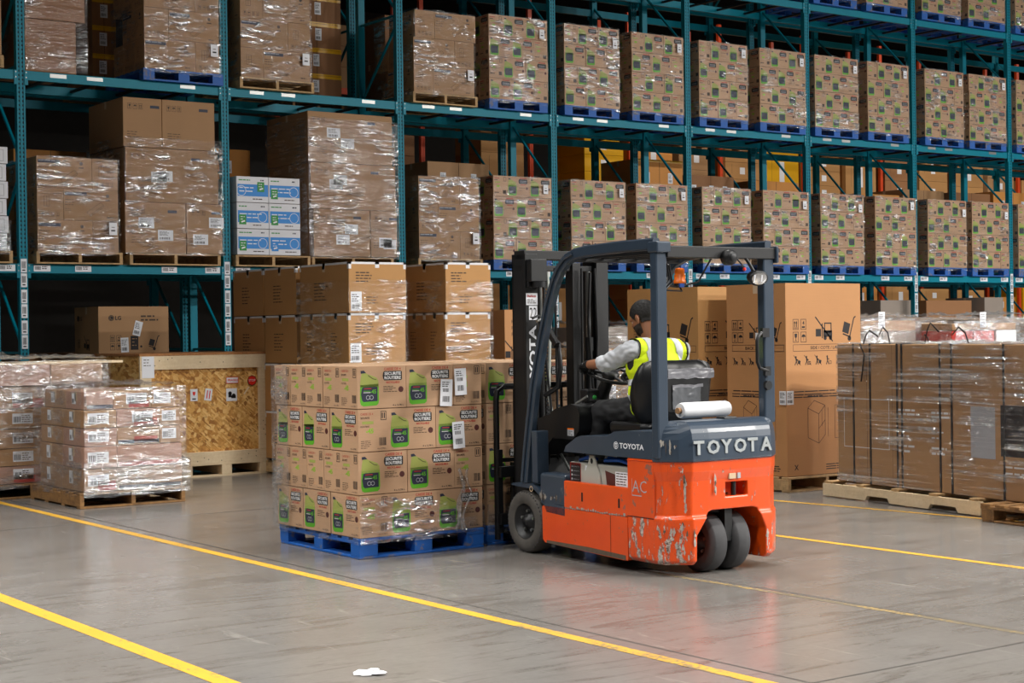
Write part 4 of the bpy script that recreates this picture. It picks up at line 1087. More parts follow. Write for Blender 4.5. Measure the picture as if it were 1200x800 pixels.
for x in (.0, .47, .94, CW-.12):
    q = MB(); q.box(x, x+.12, 0, CD, .02, .124, 'pine'); q.build('skid', cr, bevel=.003, seg=1)
q = MB(); q.box(0, CW, 0, .09, 0, .019, 'pine'); q.build('bottom_board', cr)
def sticker(x, z, w, h, fn, rot=0, nm='sticker'):
    q = MB(); q.box(-w/2, w/2, 0, .001, -h/2, h/2, 'paper'); fn(Face(q, (-w/2, 0, -h/2), (1,0,0), (0,0,1)), w, h); o = q.build(nme_ := nm, cr, (x, .024, z)); o.rotation_euler = (0, rot, 0); return o
tag(sticker(.63, .90, .085, .13, lambda f, w, h: (f.poly([(.025,.1),(.06,.1),(.055,.07),(.045,.06),(.042,.05),(.04,.06),(.03,.07)], 'rear_red'), f.rect(.02,.015,.045,.014,'ink'))), 'white sticker with a red glass')
tag(sticker(.80, .90, .085, .13, lambda f, w, h: (f.rect(.022,.02,.012,.09,'rear_red'), f.rect(.052,.02,.012,.09,'rear_red')), .15), 'white sticker with two red arrows')
tag(sticker(1.09, 1.05, .15, .07, lambda f, w, h: (f.frame(0,0,w,h,.006,'rear_red'), f.text('FRAGILE', .02,.022,.026,'rear_red', bold=.03))), 'red and white sticker')
tag(sticker(1.08, .89, .13, .14, lambda f, w, h: (f.disc(.045,.085,.022,'ink'), f.rect(.025,.04,.04,.05,'ink'), f.disc(.09,.06,.022,'ink'), f.rect(.06,.03,.055,.03,'ink'))), 'white sticker with a black symbol')
q = MB(); f = Face(q, (0,0,0), (1,0,0), (0,0,1)); f.disc(0,0,.06,'ink_brown',1,8); f.disc(0,0,.052,'rear_red',2,8); f.text('STOP', -.04, -.012, .026, 'paper', w=.08, l=3); q.build('sticker', cr, (1.33, .022, 1.04))
q = MB(); q.line = None; q.box(-.05,.05,0,.002,-.008,.008,'pine'); o = q.build('wood_splinter', cr, (1.26, .02, .93)); o.rotation_euler = (0, -.9, 0)
q = MB(); q.box(.02, .16, -.006, -.003, 1.1, 1.33, 'paper'); f = Face(q, (.02,-.006,1.1), (1,0,0), (0,0,1)); f.lines(.02,.19,.1,3,.03,.008,'ink_soft',1); tag(q.build('paper_slip', cr), 'white slip at the corner')

# ------------------------------------------------------------------ television-size carton in the rack floor bay
def pr_tv(F, w, d, h):
    q = F['front']
    q.disc(w*.18, h-.14, .036, 'ink'); q.text('LG', w*.235, h-.165, .05, 'ink', bold=.03); q.text('L', w*.168, h-.15, .022, 'cardboard', l=2); q.ring(w*.18, h-.14, .028, .004, 'cardboard', 2)
    q.lines(w*.6, h-.13, w*.3, 2, .045, .02, 'ink_soft', 3); sym_up(q, w*.16, h-.43, .08); sym_glass(q, w*.25, h-.53, .08); sym_umb(q, w*.16, h-.53, .08); sym_four(q, w*.25, h-.43, .08)
    q.rect(w*.45, h-.53, w*.11, .17, 'ink', 1); q.lines(w*.47, h-.40, w*.07, 3, .04, .010, 'cardboard', 2, 2)
    q.disc(w*.60, h-.49, .014, 'ink'); sym_trolley(q, w*.66, h-.54, .19); q.frame(w*.15, h-.62, w*.7, .05, .005, 'ink_soft')
    q.rect(w*.46, h-.56, .001, .001, 'ink')
    l = F['left']; l.disc(.12, h-.14, .036, 'ink'); l.text('LG', .17, h-.165, .05, 'ink', bold=.02); sym_up(l, .1, h-.50, .1, 'ink_soft'); sym_nofork(l, .3, h-.54, .19); l.frame(.08, h-.64, .6, .06, .006, 'ink_soft')
    for j in range(4): sym_person(l, .08+.16*j, h-1.18, .13, j)
pallet(7.42, 18.93, 0, 'pallet under the big dark-lit carton behind the crate', 'pallet_dark', w=.95, d=.85, group='pallets on the rack floor')
c = carton('television_carton', 7.47, 18.95, PH+.002, .905, .78, 1.77, 'brown appliance carton with round logo standing behind the crate', 'cardboard', prints=pr_tv)
for k, (x, z, ry) in enumerate(((.50, 1.50, .25), (.33, 1.30, -.04))):
    q = MB(); ship_label(Face(q, (-.05, 0, -.09), (1,0,0), (0,0,1)), 0, 0, .1, .18, k); o = q.build('shipping_label', c, (x, -.002, z)); o.rotation_euler = (0, ry, 0)

# ------------------------------------------------------------------ wrapped pallets of small parcels at the left
def parcel_stack(x, y, w, d, tiers, where, seed, rz=0, htop=None, z00=PH+.003):
    """tiers: list of (height, [x splits of the front row], inset)"""
    r = random.Random(seed); z = z00; T = Matrix.Rotation(rz, 4, 'Z'); k = 0
    for t, (h, sp, ins) in enumerate(tiers):
        xs = [0]+sp+[1]
        for j in range(len(xs)-1):
            for row in range(2):
                if row == 1 and 0 < j < len(xs)-1 and t < len(tiers)-1: continue
                a, b = xs[j]*(w-2*ins)+ins, xs[j+1]*(w-2*ins)+ins; da, db = (ins, d*.48) if row == 0 else (d*.48+.004, d-ins)
                k += 1
                def pr(F, W, D, Hh, k=k, t=t, j=j):
                    q = F['front']
                    if (k*3+t) % 5 != 4:
                        lw, lh = min(.2, W*.7), min(.1, Hh*.6); x0 = W*.5-lw*.3 if W > .35 else W*.1
                        q.rect(x0, Hh*.25, lw, lh, 'paper'); q.bars(x0+.01, Hh*.25+lh*.15, lw*.35, lh*.55, 'ink', 7, k, 2); q.lines(x0+lw*.45, Hh*.25+lh*.75, lw*.5, 4, lh*.2, lh*.08, 'ink_soft', k, 2)
                    if k % 3 == 0: q.rect(W*.02, .01, W*.96, .035, 'ink_navy' if k % 2 else 'parcel_red')
                    if k % 4 == 1: q.rect(W*.4, .01, W*.55, Hh*.4, 'parcel_red')
                    l = F['left']; l.rect(D*.3, Hh*.3, .1, min(.12, Hh*.6), 'paper'); l.bars(D*.3+.01, Hh*.35, .05, .04, 'ink', 5, k, 2)
                p = T @ Vector((a+.002, da, 0))
                carton('parcel', x+p.x, y+p.y, z, b-a-.004, db-da-.002, h-.004, f'parcel {["in front","at the back"][row]}, {ordn[j]} from left, {ordn[t]} tier up, {where}', r.choice(['parcel_brown', 'parcel_brown', 'parcel_rose', 'cardboard']), 'parcel', f'parcels {where}', rz, pr)
        z += h
    return z
cardboard('parcel_brown', rgb(168,132,100)); cardboard('parcel_rose', rgb(174,136,118)); simple('parcel_red', rgb(168,60,48), .6)
pallet(5.40, 14.20, 0, 'worn brown pallet under the wrapped parcels nearer the aisle, left', 'pallet_dark', 'stringer', w=1.02, d=1.30, parts=True)
zt = parcel_stack(5.46, 14.24, .95, 1.14, [(.21, [.33], .0), (.2, [.33], .0), (.165, [.33, .78], .01), (.165, [.33, .78], .01), (.17, [.3, .72], .04), ], 'on the wrapped pallet', 2)
film_wrap(5.44, 6.43, 14.20, 15.42, .1, zt+.03, 'shiny crumpled film around the parcels on the nearer left pallet', 'film_parcel', 40, .035, top=True)
film_wrap(5.42, 6.45, 14.18, 15.44, .1, .42, 'second film layer low on the nearer left pallet', 'film_heavy', 44, .03)
pallet(5.02, 15.55, 0, 'worn brown pallet under the parcels at the left edge', 'pallet_dark', 'stringer', w=1.15, d=1.2, parts=True)
zt = parcel_stack(5.05, 15.58, 1.1, 1.1, [(.17, [.5], 0), (.17, [.5], 0), (.19, [.5], 0), (.19, [.5], 0), (.22, [.5], .0)], 'at the left picture edge', 5)
zt2 = zt
tag(carton('parcel', 5.0, 15.52, zt+.002, .62, .55, .2, 'low wide parcel on top of the left edge pallet, left', 'parcel_rose', 'parcel', 'top parcels at the left edge'))
carton('parcel', 5.63, 15.52, zt+.002, .52, .9, .2, 'low wide parcel on top of the left edge pallet, right', 'parcel_brown', 'parcel', 'top parcels at the left edge')
mb = MB(); mb.box(0, 1.3, 0, .8, 0, .022, 'pine'); tag(mb.build('board', None, (5.1, 15.6, zt+.205)), 'flat pale board lying on the parcels at the left edge', 'board')
film_wrap(4.99, 6.2, 15.5, 16.7, zt-.25, zt+.24, 'crumpled film over the top tier at the left edge', 'film_crumpled', 50, .05, top=True)
film_wrap(5.03, 6.17, 15.56, 16.7, .1, .9, 'clear film lower down on the left edge pallet', 'film', 52, .02)

# ------------------------------------------------------------------ mixed wrapped goods behind the strapped carton
def goods(x, y, w, d, hs, label, mats, seed, filmmat='film_crumpled'):
    pallet(x, y, 0, f'pallet under the {label}', 'pallet_dark', w=w, d=d, group='pallets behind the strapped carton')
    r = random.Random(seed); z = PH+.003; t = 0
    for h, cols in hs:
        for j in range(cols):
            ww = w/cols
            carton('wrapped_box', x+j*ww+.01, y+.01+.02*r.random(), z, ww-.02, d-.05, h-.006, f'box, {ordn[t]} tier, {ordn[j]} from left, {label}', r.choice(mats), 'box', f'boxes of {label}', prints=lambda F, W, D, Hh: (slip(F, W, D, Hh, 1, seed+t) if t % 2 else None))
        z += h; t += 1
    film_wrap(x-.01, x+w+.01, y-.01, y+d, .1, z+.02, f'crumpled film over the {label}', filmmat, seed, .05, top=True)
goods(12.9, 11.9, 1.1, 1.1, [(.5, 1), (.45, 2), (.4, 2), (.12, 1)], 'wrapped goods right of the refrigerator carton', ['cardboard', 'cardboard_grey', 'parcel_rose'], 61)
goods(14.1, 11.5, 1.1, 1.1, [(.5, 1), (.5, 2), (.35, 3), (.08, 1)], 'wrapped goods with red and green packs', ['cardboard', 'pack_red', 'print_green', 'paper'], 64)
goods(15.3, 11.4, 1.2, 1.1, [(.5, 1), (.5, 2), (.3, 2), (.1, 1)], 'wrapped white goods at the far right', ['cardboard_grey', 'paper', 'cardboard'], 67)
goods(15.4, 13.6, 1.1, 1.1, [(.5, 1), (.5, 1), (.45, 2)], 'wrapped goods in the next row back', ['cardboard_tan', 'cardboard'], 70)
goods(17.2, 13.6, 1.1, 1.1, [(.5, 1), (.5, 2), (.5, 1)], 'wrapped goods standing before the sixth upright', ['cardboard_grey', 'cardboard_brown'], 73)
goods(11.3, 14.2, 1.1, 1.1, [(.45, 1), (.45, 2), (.3, 2)], 'wrapped goods seen through the mast', ['cardboard', 'cardboard_tan', 'paper'], 76)
goods(13.2, 16.4, 1.1, 1.1, [(.5, 1), (.5, 1), (.45, 1)], 'grey boxed goods behind the mast', ['cardboard_grey'], 79, 'film')
goods(14.9, 16.2, 1.1, 1.1, [(.5, 1), (.5, 2), (.45, 2)], 'wrapped goods beyond the driver', ['cardboard_grey', 'parcel_rose', 'paper'], 82)
# ------------------------------------------------------------------ the forklift (x right, y ahead, z up, half width .5)
TR = empty('forklift', (7.2, 8.5, 0), 'orange and dark grey three-wheel electric forklift with its mast toward the rack', 'forklift', rz=-.03)
def part(name, mb, bevel=0, parent=TR, label=None, seg=2):
    o = mb.build(name, parent, bevel=bevel, seg=seg)
    if name == 'scuff': o['kind'] = 'stuff'
    if label: o['label'] = label
    return o
def carve(o, cutter):
    """cut the shape of a builder out of a part"""
    c = link('cutter', cutter.mesh('cutter'), o.parent)
    md = o.modifiers.new('cut', 'BOOLEAN'); md.object = c; md.operation = 'DIFFERENCE'; md.solver = 'EXACT'
    bpy.context.view_layer.update()
    me = bpy.data.meshes.new_from_object(o.evaluated_get(bpy.context.evaluated_depsgraph_get()))
    o.modifiers.remove(md); o.data = me; bpy.data.objects.remove(c)
simple('vinyl', rgb(12,13,16), .4, bump=.1, bscale=30)
simple('letter_silver', rgb(176,182,184), .4, .3)
# lower body
mb = MB()
mb.box(-.48, .48, -.45, .47, .12, .36, 'truck_black')
part('frame', mb)
for s in (-1, 1):
    mb = MB()
    mb.prism([(.47,.10),(.495,.12),(.50,.34),(.49,.352),(-.45,.352),(-.45,.075),(-.40,.072)], s*.42, s*.5, 'truck_orange')
    f = Face(mb, (-.5, .47, 0), (0,-1,0), (0,0,1), .0012) if s < 0 else None
    if f:
        f.poly([(.02,.10),(.9,.075),(.9,.105),(.5,.118),(.02,.118)], 'dirt'); f.rect(.74, .08, .004, .27, 'hood_seam')
    part('skirt_panel', mb, .012)
    mb = MB(); mb.box(min(s*.5, s*.462), max(s*.5, s*.462), -.50, .245, .354, .54, 'truck_orange')
    if s < 0:
        f = Face(mb, (-.5, .245, .354), (0,-1,0), (0,0,1), .0012)
        f.rect(.20, .06, .018, .06, 'hole'); f.rect(.60, .05, .018, .06, 'hole')
    o = part('battery_door', mb, .008)
    mb = MB(); r = random.Random(4)
    f = Face(mb, (s*.5012, .245, .354), (0,-1,0), (0,0,1), .001) if s < 0 else None
    if f:
        for k in range(26): f.rect(.02+.66*k/26, r.uniform(-.004, .004), r.uniform(.008,.024), r.uniform(.006,.02), 'bare_scrape')
        part('scuff', mb, parent=o)
    mb = MB(); mb.box(min(s*.5, s*.44), max(s*.5, s*.44), -.72, -.45, .36, .735, 'truck_orange')
    if s < 0:
        f = Face(mb, (-.5, -.45, .36), (0,-1,0), (0,0,1), .0012); f.text('AC', .055, .16, .075, 'paper_grey', bold=-.01); f.rect(.05, .135, .1, .006, 'paper_grey'); f.rect(.05, .145, .003, .1, 'paper_grey')
        f.rect(0, 0, .27, .005, 'hood_seam')
    part('side_panel', mb, .01)
# battery
mb = MB(); mb.box(-.45, .45, -.44, .235, .37, .665, 'battery_grey'); f = Face(mb, (-.45, .235, .37), (0,-1,0), (0,0,1), .001)
f.rect(.0, .10, .12, .19, 'ink'); f.rect(0, .10, .008, .19, 'rear_red'); f.rect(0, .275, .12, .016, 'rear_red'); f.rect(.116, .1, .006, .19, 'rear_red'); f.rect(.015, .262, .09, .008, 'paper')
for k in range(5): f.rect(.015, .12+.028*k, .012, .012, 'paper'); f.rect(.035, .122+.028*k, .07, .005, 'paper_grey')
f.rect(.17, .2, .06, .08, 'paper'); f.lines(.18, .26, .04, 3, .015, .007, 'ink_soft', 2); f.poly([(.19,.23),(.21,.23),(.2,.26)], 'ink', 2)
f.poly([(.39,.26),(.50,.24),(.50,.05),(.43,.05)], 'ink_brown'); f.rect(.50, .06, .15, .2, 'paper'); f.lines(.51, .245, .13, 11, .017, .006, 'ink_soft', 6, 2); f.rect(.5, .15, .15, .004, 'ink', 2)
bt = part('battery', mb, .006)
mb = MB(); mb.prism([(.085,.45),(.06,.60),(.02,.655),(.0,.72),(-.05,.72),(-.08,.655),(-.11,.60),(-.13,.45)], -.462, -.452, 'battery_grey')
f = Face(mb, (-.462, 0, 0), (0,-1,0), (0,0,1), .0015); f.disc(.025, .685, .018, 'hole', rx=.014); part('lifting_eye', mb, parent=bt)
mb = MB()
for a, b in (((-.40, .19, .675), (-.40, .0, .69)), ((-.41, -.1, .69), (-.41, -.42, .675)), ((-.38, -.1, .705), (-.38, -.42, .685))): mb.tube([a, ((a[0]+b[0])/2, (a[1]+b[1])/2, .70), b], .013, 'cable_blue', 8)
part('battery_cable', mb, parent=bt)
# counterweight
def outline(k=0, front=-.45, rear=-.9):
    p = [(-.5+k, front), (-.5+k, -.72), (-.485+k, -.77), (-.40+k*.7, -.85+k), (-.33, rear+k), (-.2, rear-.008+k), (.2, rear-.008+k), (.33, rear+k), (.40-k*.7, -.85+k), (.485-k, -.77), (.5-k, -.72), (.5-k, front)]
    return p
def rings(spec, front=-.45):
    return [[(x, y, z) for x, y in outline(k, front)] for z, k in spec]
mb = MB(); mb.loft(rings([(.075, .035), (.10, .006), (.30, 0), (.365, .0), (.385, .016), (.60, .016), (.66, .004), (.72, .004)]), 'truck_orange_worn', smooth=False)
cw = part('counterweight', mb)
ct = MB(); ct.prism([(-.30,-.1),(-.30,.26),(-.20,.40),(-.17,.41),(.17,.41),(.21,.40),(.275,.27),(.28,-.1)], -1.2, -.48, 'truck_black', 'y'); carve(cw, ct)
ct = MB(); ct.box(-.055, .128, -1.1, -.78, .49, .58, 'truck_orange_worn'); carve(cw, ct)
md = cw.modifiers.new('bevel', 'BEVEL'); md.width = .008; md.segments = 2; md.limit_method = 'ANGLE'; md.angle_limit = R(25)
mb = MB(); mb.cyl((.036, -.86, .47), (.036, -.86, .60), .016, 'steel_dark', 12); part('tow_pin', mb, parent=cw)
mb = MB(); mb.box(-.035, .02, -.905, -.893, .60, .635, 'tape'); mb.box(.035, .06, -.905, -.893, .60, .635, 'paper_grey'); part('rating_plate', mb, parent=cw)
# scraped paint on the rear corners
mb = MB(); r = random.Random(12)
def scrape(f, x, z, w, h, n, seed):
    q = random.Random(seed)
    for k in range(n):
        cx, cz = x+q.uniform(0, w), z+q.uniform(0, h); a = q.uniform(.002, .012); b = q.uniform(.006, .04)
        f.poly([(cx+a*math.cos(t)*q.uniform(.4, 1.2), cz+b*math.sin(t)*q.uniform(.4, 1.2)) for t in [6.28*i/9 for i in range(9)]], 'bare_scrape' if q.random() < .75 else 'dirt', 1+k % 3)
fr = Face(mb, (-.33, -.9, 0), (1,-.012,0), (0,0,1), .0022)
c0 = Vector((-.50, -.735, 0)); c1 = Vector((-.345, -.895, 0))
fl = Face(mb, c0, (c1-c0), (0,0,1), -.0) ; fl = Face(mb, (-.502, -.70, 0), (0,-1,0), (0,0,1), .0018)
dvec = Vector((-.33+.40, -.9+.85, 0)).normalized(); fch = Face(mb, (-.402, -.851, 0), dvec, (0,0,1), .004)
dv2 = Vector((.085, -.08, 0)).normalized(); fc2 = Face(mb, (-.487, -.772, 0), dv2, (0,0,1), .004)
fc3 = Face(mb, (.402, -.85, 0), Vector((.085, .08, 0)).normalized(), (0,0,1), .004)
scrape(fc2, .01, .12, .09, .2, 6, 1); scrape(fch, .0, .10, .06, .24, 10, 2); scrape(fch, .03, .42, .012, .2, 22, 3)
scrape(fr, .0, .2, .008, .1, 8, 5)
for x, z, w, h, n in ((.17, .52, .012, .09, 9), (.60, .16, .01, .1, 6)): scrape(fr, x, z, w, h, n, int(x*100+z*10))
part('scuff', mb, parent=cw, label='bare scraped paint on the rear corners')
mb = MB(); mb.loft([[(x, y, z) for x, y in outline(k, -.70)] for z, k in ((.722, -.001), (.735, -.004), (.80, -.003), (.86, .002), (.90, .010), (.925, .020), (.945, .034), (.96, .052), (.969, .075), (.973, .11))], 'truck_grey', smooth=False)
hd = part('rear_hood', mb, .014)
mb = MB(); f = Face(mb, (-.335, -.908, .765), (1,0,0), (0,0,1), .006)
for j, (ch, w_) in enumerate(zip('TOYOTA', (.085,.1,.09,.1,.085,.095))):
    f.text(ch, .0+.112*j, 0, .088, 'letter_silver', w=w_, bold=.03)
for (vs_, fs_) in (): pass
o = part('lettering', mb, parent=hd, label='silver raised lettering'); sd = o.modifiers.new('thick', 'SOLIDIFY'); sd.thickness = .008; sd.offset = 0
mb = MB(); f = Face(mb, (-.34, -.906, .76), (1,0,0), (0,0,1), .0)
mb.box(.02, .13, -.80, -.72, .962, .985, 'black_plastic'); part('hood_latch', mb, .006, hd)
mb = MB(); scrape(Face(mb, (-.487, -.776, 0), dv2, (0,0,1), .006), .0, .76, .1, .12, 9, 21)
for k, mt in enumerate(('rear_red', 'beacon_orange')): pass
part('scuff', mb, parent=hd)
# seat deck hood with its side lettering
mb = MB(); mb.prism([(.235,.735),(.215,.775),(.10,.835),(.05,.85),(-.24,.86),(-.32,.895),(-.45,.905),(-.73,.91),(-.73,.735)], -.5, .5, 'truck_grey')
f = Face(mb, (-.5, .235, .735), (0,-1,0), (0,0,1), .0012)
f.ring(.575, .072, .024, .004, 'paper', 1, 18); f.ring(.575, .072, .013, .004, 'paper', 1, 14); f.rect(.573, .05, .004, .03, 'paper'); f.rect(.556, .083, .038, .004, 'paper')
f.text('TOYOTA', .612, .054, .036, 'paper', w=.25, bold=.02)
part('seat_deck', mb, .012)
# floor plate, pedals, steps
mb = MB(); mb.box(-.47, .47, .235, .74, .33, .36, 'truck_black'); mb.prism([(.74,.36),(.86,.62),(.84,.64),(.70,.37)], -.42, .42, 'black_plastic'); part('floor_plate', mb)
mb = MB()
for x in (-.25, .1, .2): mb.tube([(x, .66, .40), (x, .60, .47)], 0, 'black_plastic', flat=(.06, .012, (1,0,0)))
part('pedal', mb)
for s in (-1, 1):
    mb = MB(); a, b = sorted((s*.5, s*.36)); mb.box(a, b, .235, .53, .355, .575, 'truck_grey'); part('side_step', mb, .02)
    mb = MB(); mb.prism([(.88,.468),(.86,.482),(.62,.490),(.56,.475),(.50,.43),(.46,.38),(.235,.36),(.235,.30),(.45,.31),(.47,.345),(.53,.415),(.60,.455),(.80,.462)], a, b, 'truck_grey')
    fd = part('fender', mb, .004)
    if s < 0:
        q = MB(); f = Face(q, (-.5, .9, 0), (0,-1,0), (0,0,1), .001); f.ring(.27, .455, .020, .006, 'tape', 1, 16); scrape(f, .36, .405, .26, .016, 18, 8); part('scuff', q, parent=fd)
# wheels
def lathe_open(mb, prof, c, axis, mat, n):
    c = Vector(c); ax = Vector(axis).normalized(); a = ax.orthogonal().normalized(); b = ax.cross(a)
    mb.loft([[c + ax*t + a*(math.cos(2*math.pi*k/n)*r) + b*(math.sin(2*math.pi*k/n)*r) for k in range(n)] for r, t in prof], mat, True, cap=False)
def wheel(name, x0, x1, y, r, rim, mat, flip=1):
    """tyre from x0 to x1 (outer face at x0)"""
    mb = MB(); w = x1-x0; s = 1 if w > 0 else -1; w = abs(w)
    prof = [(rim, .01), (rim+.02, .0), (r-.045, .0), (r-.02, .006), (r-.004, .022), (r, .045), (r, w-.045), (r-.004, w-.022), (r-.02, w-.006), (rim, w)] if mat == 'rubber' else [(rim, .006), (rim+.015, .0), (r-.035, .0), (r-.03, .001), (r-.006, .018), (r-.002, .024), (r, .028), (r, w-.028), (r-.002, w-.024), (r-.006, w-.018), (r-.03, w-.001), (rim, w)]
    mb.loft(None, None) if False else lathe_open(mb, prof, (x0, y, r), (s, 0, 0), mat, 48)
    o = part(name, mb)
    q = MB(); lathe_open(q, [(rim-.001, .012), (rim-.012, .02), (rim-.02, .05), (.055, .052), (.05, .03), (.028, .026), (.026, .010), (.001, .008)], (x0, y, r), (s, 0, 0), 'steel_dark', 32)
    for k in range(5):
        a = 2*math.pi*k/5+.3; c = (x0+s*.03, y+.072*math.cos(a), r+.072*math.sin(a)); q.cyl((c[0], c[1], c[2]), (c[0]+s*.03, c[1], c[2]), .011, 'steel', 6)
    part('rim', q, parent=o)
    if mat == 'rubber':
        t = MB()
        for k in range(44):     # shallow lugs moulded round the shoulder
            a = 2*math.pi*k/44; ca, sa = math.cos(a), math.sin(a)
            T = Matrix.Translation((x0+s*.012, y, r)) @ Matrix.Rotation(a, 4, 'X'); t.box(-.006, .03, r-.05, r-.012, -.0035, .0035, 'rubber_dark', T)
        part('tread', t, parent=o)
    return o
wheel('front_wheel', -.5, -.34, .73, .22, .125, 'rubber'); wheel('front_wheel', .5, .34, .73, .22, .125, 'rubber')
wheel('rear_wheel', -.165, -.025, -.70, .192, .11, 'rubber_dark'); wheel('rear_wheel', .17, .03, -.70, .192, .11, 'rubber_dark')
mb = MB(); mb.box(-.03, .03, -.85, -.55, .2, .44, 'truck_black'); mb.cyl((0, -.70, .38), (0, -.70, .5), .1, 'truck_black', 20); part('steer_unit', mb)
mb = MB(); mb.cyl((-.36, .73, .22), (.36, .73, .22), .06, 'truck_black', 16); mb.box(-.3, .3, .62, .84, .14, .42, 'truck_black'); part('drive_axle', mb, .01)
# mast
mb_ = None
for s in (-1, 1):
    mb = MB(); a, b = sorted((s*.37, s*.262)); mb.box(a, b, .86, .885, .10, 2.10, 'truck_black'); a2, b2 = sorted((s*.37, s*.35)); mb.box(a2, b2, .885, 1.03, .10, 2.10, 'truck_black'); mb.box(a, b, 1.005, 1.03, .10, 2.10, 'truck_black')
    mo = part('mast_rail', mb, .003)
    if s < 0:
        q = MB(); f = Face(q, (-.37, .859, 0), (1,0,0), (0,0,1), .0012)
        f.rect(.004, 1.735, .1, .085, 'paper'); f.text('Iwico', .016, 1.79, .02, 'ink_red', w=.075, bold=.04, l=2); f.lines(.014, 1.772, .08, 3, .012, .005, 'ink_soft', 3, 2)
        f.rect(.028, 1.63, .072, .1, 'paper'); f.text('2', .034, 1.643, .074, 'ink', w=.026, bold=.0, l=2); f.text('2', .067, 1.643, .074, 'ink', w=.026, bold=.0, l=2)
        part('number_plate', q, parent=mo, label='white plate with black 22')
        q = MB(); f = Face(q, (-.37, .859, 0), (1,0,0), (0,0,1), .0012); f.text('TOYOTA', .088, 1.03, .062, 'paper', w=.56, bold=.03, rot=math.pi/2); part('lettering', q, parent=mo, label='white lettering')
    for (x0_, x1_, y0_, y1_, z0_, z1_, nme) in ((.25, .34, .895, 1.0, .14, 2.06, 'inner_rail'),):
        q = MB(); a, b = sorted((s*x0_, s*x1_)); q.box(a, b, y0_, y0_+.02, z0_, z1_, 'steel_dark'); q.box(a, b, y1_-.02, y1_, z0_, z1_, 'steel_dark'); a3, b3 = sorted((s*.25, s*.268)); q.box(a3, b3, y0_, y1_, z0_, z1_, 'steel_dark'); part(nme, q)
    q = MB(); q.cyl((s*.215, .90, .2), (s*.215, .90, 1.45), .028, 'truck_black', 16); q.cyl((s*.215, .90, 1.45), (s*.215, .90, 1.98), .017, 'steel', 12); q.cyl((s*.215, .90, 1.40), (s*.215, .90, 1.5), .034, 'steel_dark', 16); part('lift_cylinder', q)
    q = MB(); z = .5
    while z < 1.95: q.box(s*.155-.014, s*.155+.014, .905, .925, z, z+.018, 'steel_dark'); z += .026
    part('lift_chain', q)
    q = MB(); q.tube([(s*.19, .84, 1.97), (s*.17, .84, 1.6), (s*.20, .83, 1.1), (s*.14, .8, .7), (s*.1, .72, .55)], .011, 'hose' if s < 0 else 'black_plastic', 8); part('hydraulic_hose', q)
    q = MB(); q.tube([(s*.225, .83, 2.0), (s*.24, .825, 1.5), (s*.20, .80, 1.0), (s*.24, .78, .6)], .009, 'black_plastic', 8); q.tube([(s*.12, .85, 2.0), (s*.115, .845, 1.2), (s*.12, .84, .6)], .009, 'black_plastic', 8); part('hydraulic_hose', q)
q = MB(); q.box(.06, .135, .88, .97, .3, 2.04, 'truck_black'); part('mast_channel', q, .004)
for z0, z1, y0, y1 in ((2.06, 2.125, .87, 1.0), (.32, .40, .87, .93), (1.98, 2.02, .9, .98)):
    q = MB(); q.box(-.37, .37, y0, y1, z0, z1, 'truck_black'); part('cross_member', q, .005)
q = MB(); q.box(-.36, -.22, .80, .87, 1.9, 2.06, 'truck_black'); q.cyl((-.29, .8, 1.86), (-.29, .8, 1.9), .05, 'steel_dark', 14); q.box(-.36, -.24, .835, .86, 1.86, 1.90, 'steel_dark'); part('sheave_box', q, .006)
# carriage, load backrest and forks
q = MB()
for z0, z1 in ((.16, .24), (.50, .58)): q.box(-.46, .46, 1.07, 1.12, z0, z1, 'truck_black')
for x in (-.22, .17): q.box(x, x+.05, 1.03, 1.10, .12, .66, 'truck_black')
part('carriage', q, .004)
q = MB(); path = [(-.45, 1.135, .05), (-.45, 1.135, 1.06), (-.44, 1.135, 1.12), (-.38, 1.135, 1.16), (.38, 1.135, 1.16), (.44, 1.135, 1.12), (.45, 1.135, 1.06), (.45, 1.135, .05)]
q.tube(path, 0, 'truck_black', flat=(.045, .03, (0,1,0)))
for z in (.62, 1.145): q.box(-.44, .44, 1.125, 1.145, z-.015, z+.015, 'truck_black')
for x in (-.30, -.16, -.02, .12, .26): q.box(x, x+.02, 1.128, 1.142, .58, 1.15, 'truck_black')
q.box(-.46, -.42, 1.1, 1.15, .1, .70, 'truck_black'); q.box(.42, .46, 1.1, 1.15, .1, .70, 'truck_black')
part('load_backrest', q, .003)
for s in (-1, 1):
    q = MB(); a, b = s*.27-.05, s*.27+.05; q.box(a, b, 1.122, 1.16, .04, .60, 'steel_dark'); q.prism([(1.16,.04),(2.2,.052),(2.25,.056),(2.2,.064),(1.16,.078)], a, b, 'steel_dark'); part('fork', q, .003)
# overhead guard
for s in (-1, 1):
    P_ = [(.73, .50), (.695, .72), (.655, .92), (.60, 1.18), (.50, 1.50), (.42, 1.72), (.345, 1.88), (.28, 1.97), (.20, 2.03), (.10, 2.062), (-.05, 2.075), (-.4, 2.085), (-.74, 2.085)]
    q = MB(); q.tube([(s*.472, y, z) for y, z in P_], 0, 'truck_grey', flat=(.055, .075, (1,0,0))); q.tube([(s*.472, y, z) for y, z in P_[:10]], 0, 'truck_grey', flat=(.075, .03, (1,0,0))) if False else None
    q.tube([(s*.506, y+.004, z) for y, z in P_[:10]], .012, 'truck_grey', 8)
    part('guard_rail', q)
    q = MB(); q.box(min(s*.5, s*.4), max(s*.5, s*.4), .555, .62, .50, .86, 'truck_grey'); part('guard_foot', q, .006)
    q = MB(); a, b = sorted((s*.505, s*.415)) if s < 0 else (.395, .49); q.box(a, b, -.775, -.71, .74 if s < 0 else .93, 2.06, 'truck_grey')
    part('rear_pillar', q, .012)
q = MB(); q.box(-.42, .50, -.785, -.71, 2.0, 2.075, 'truck_black'); part('roof_beam', q, .006)
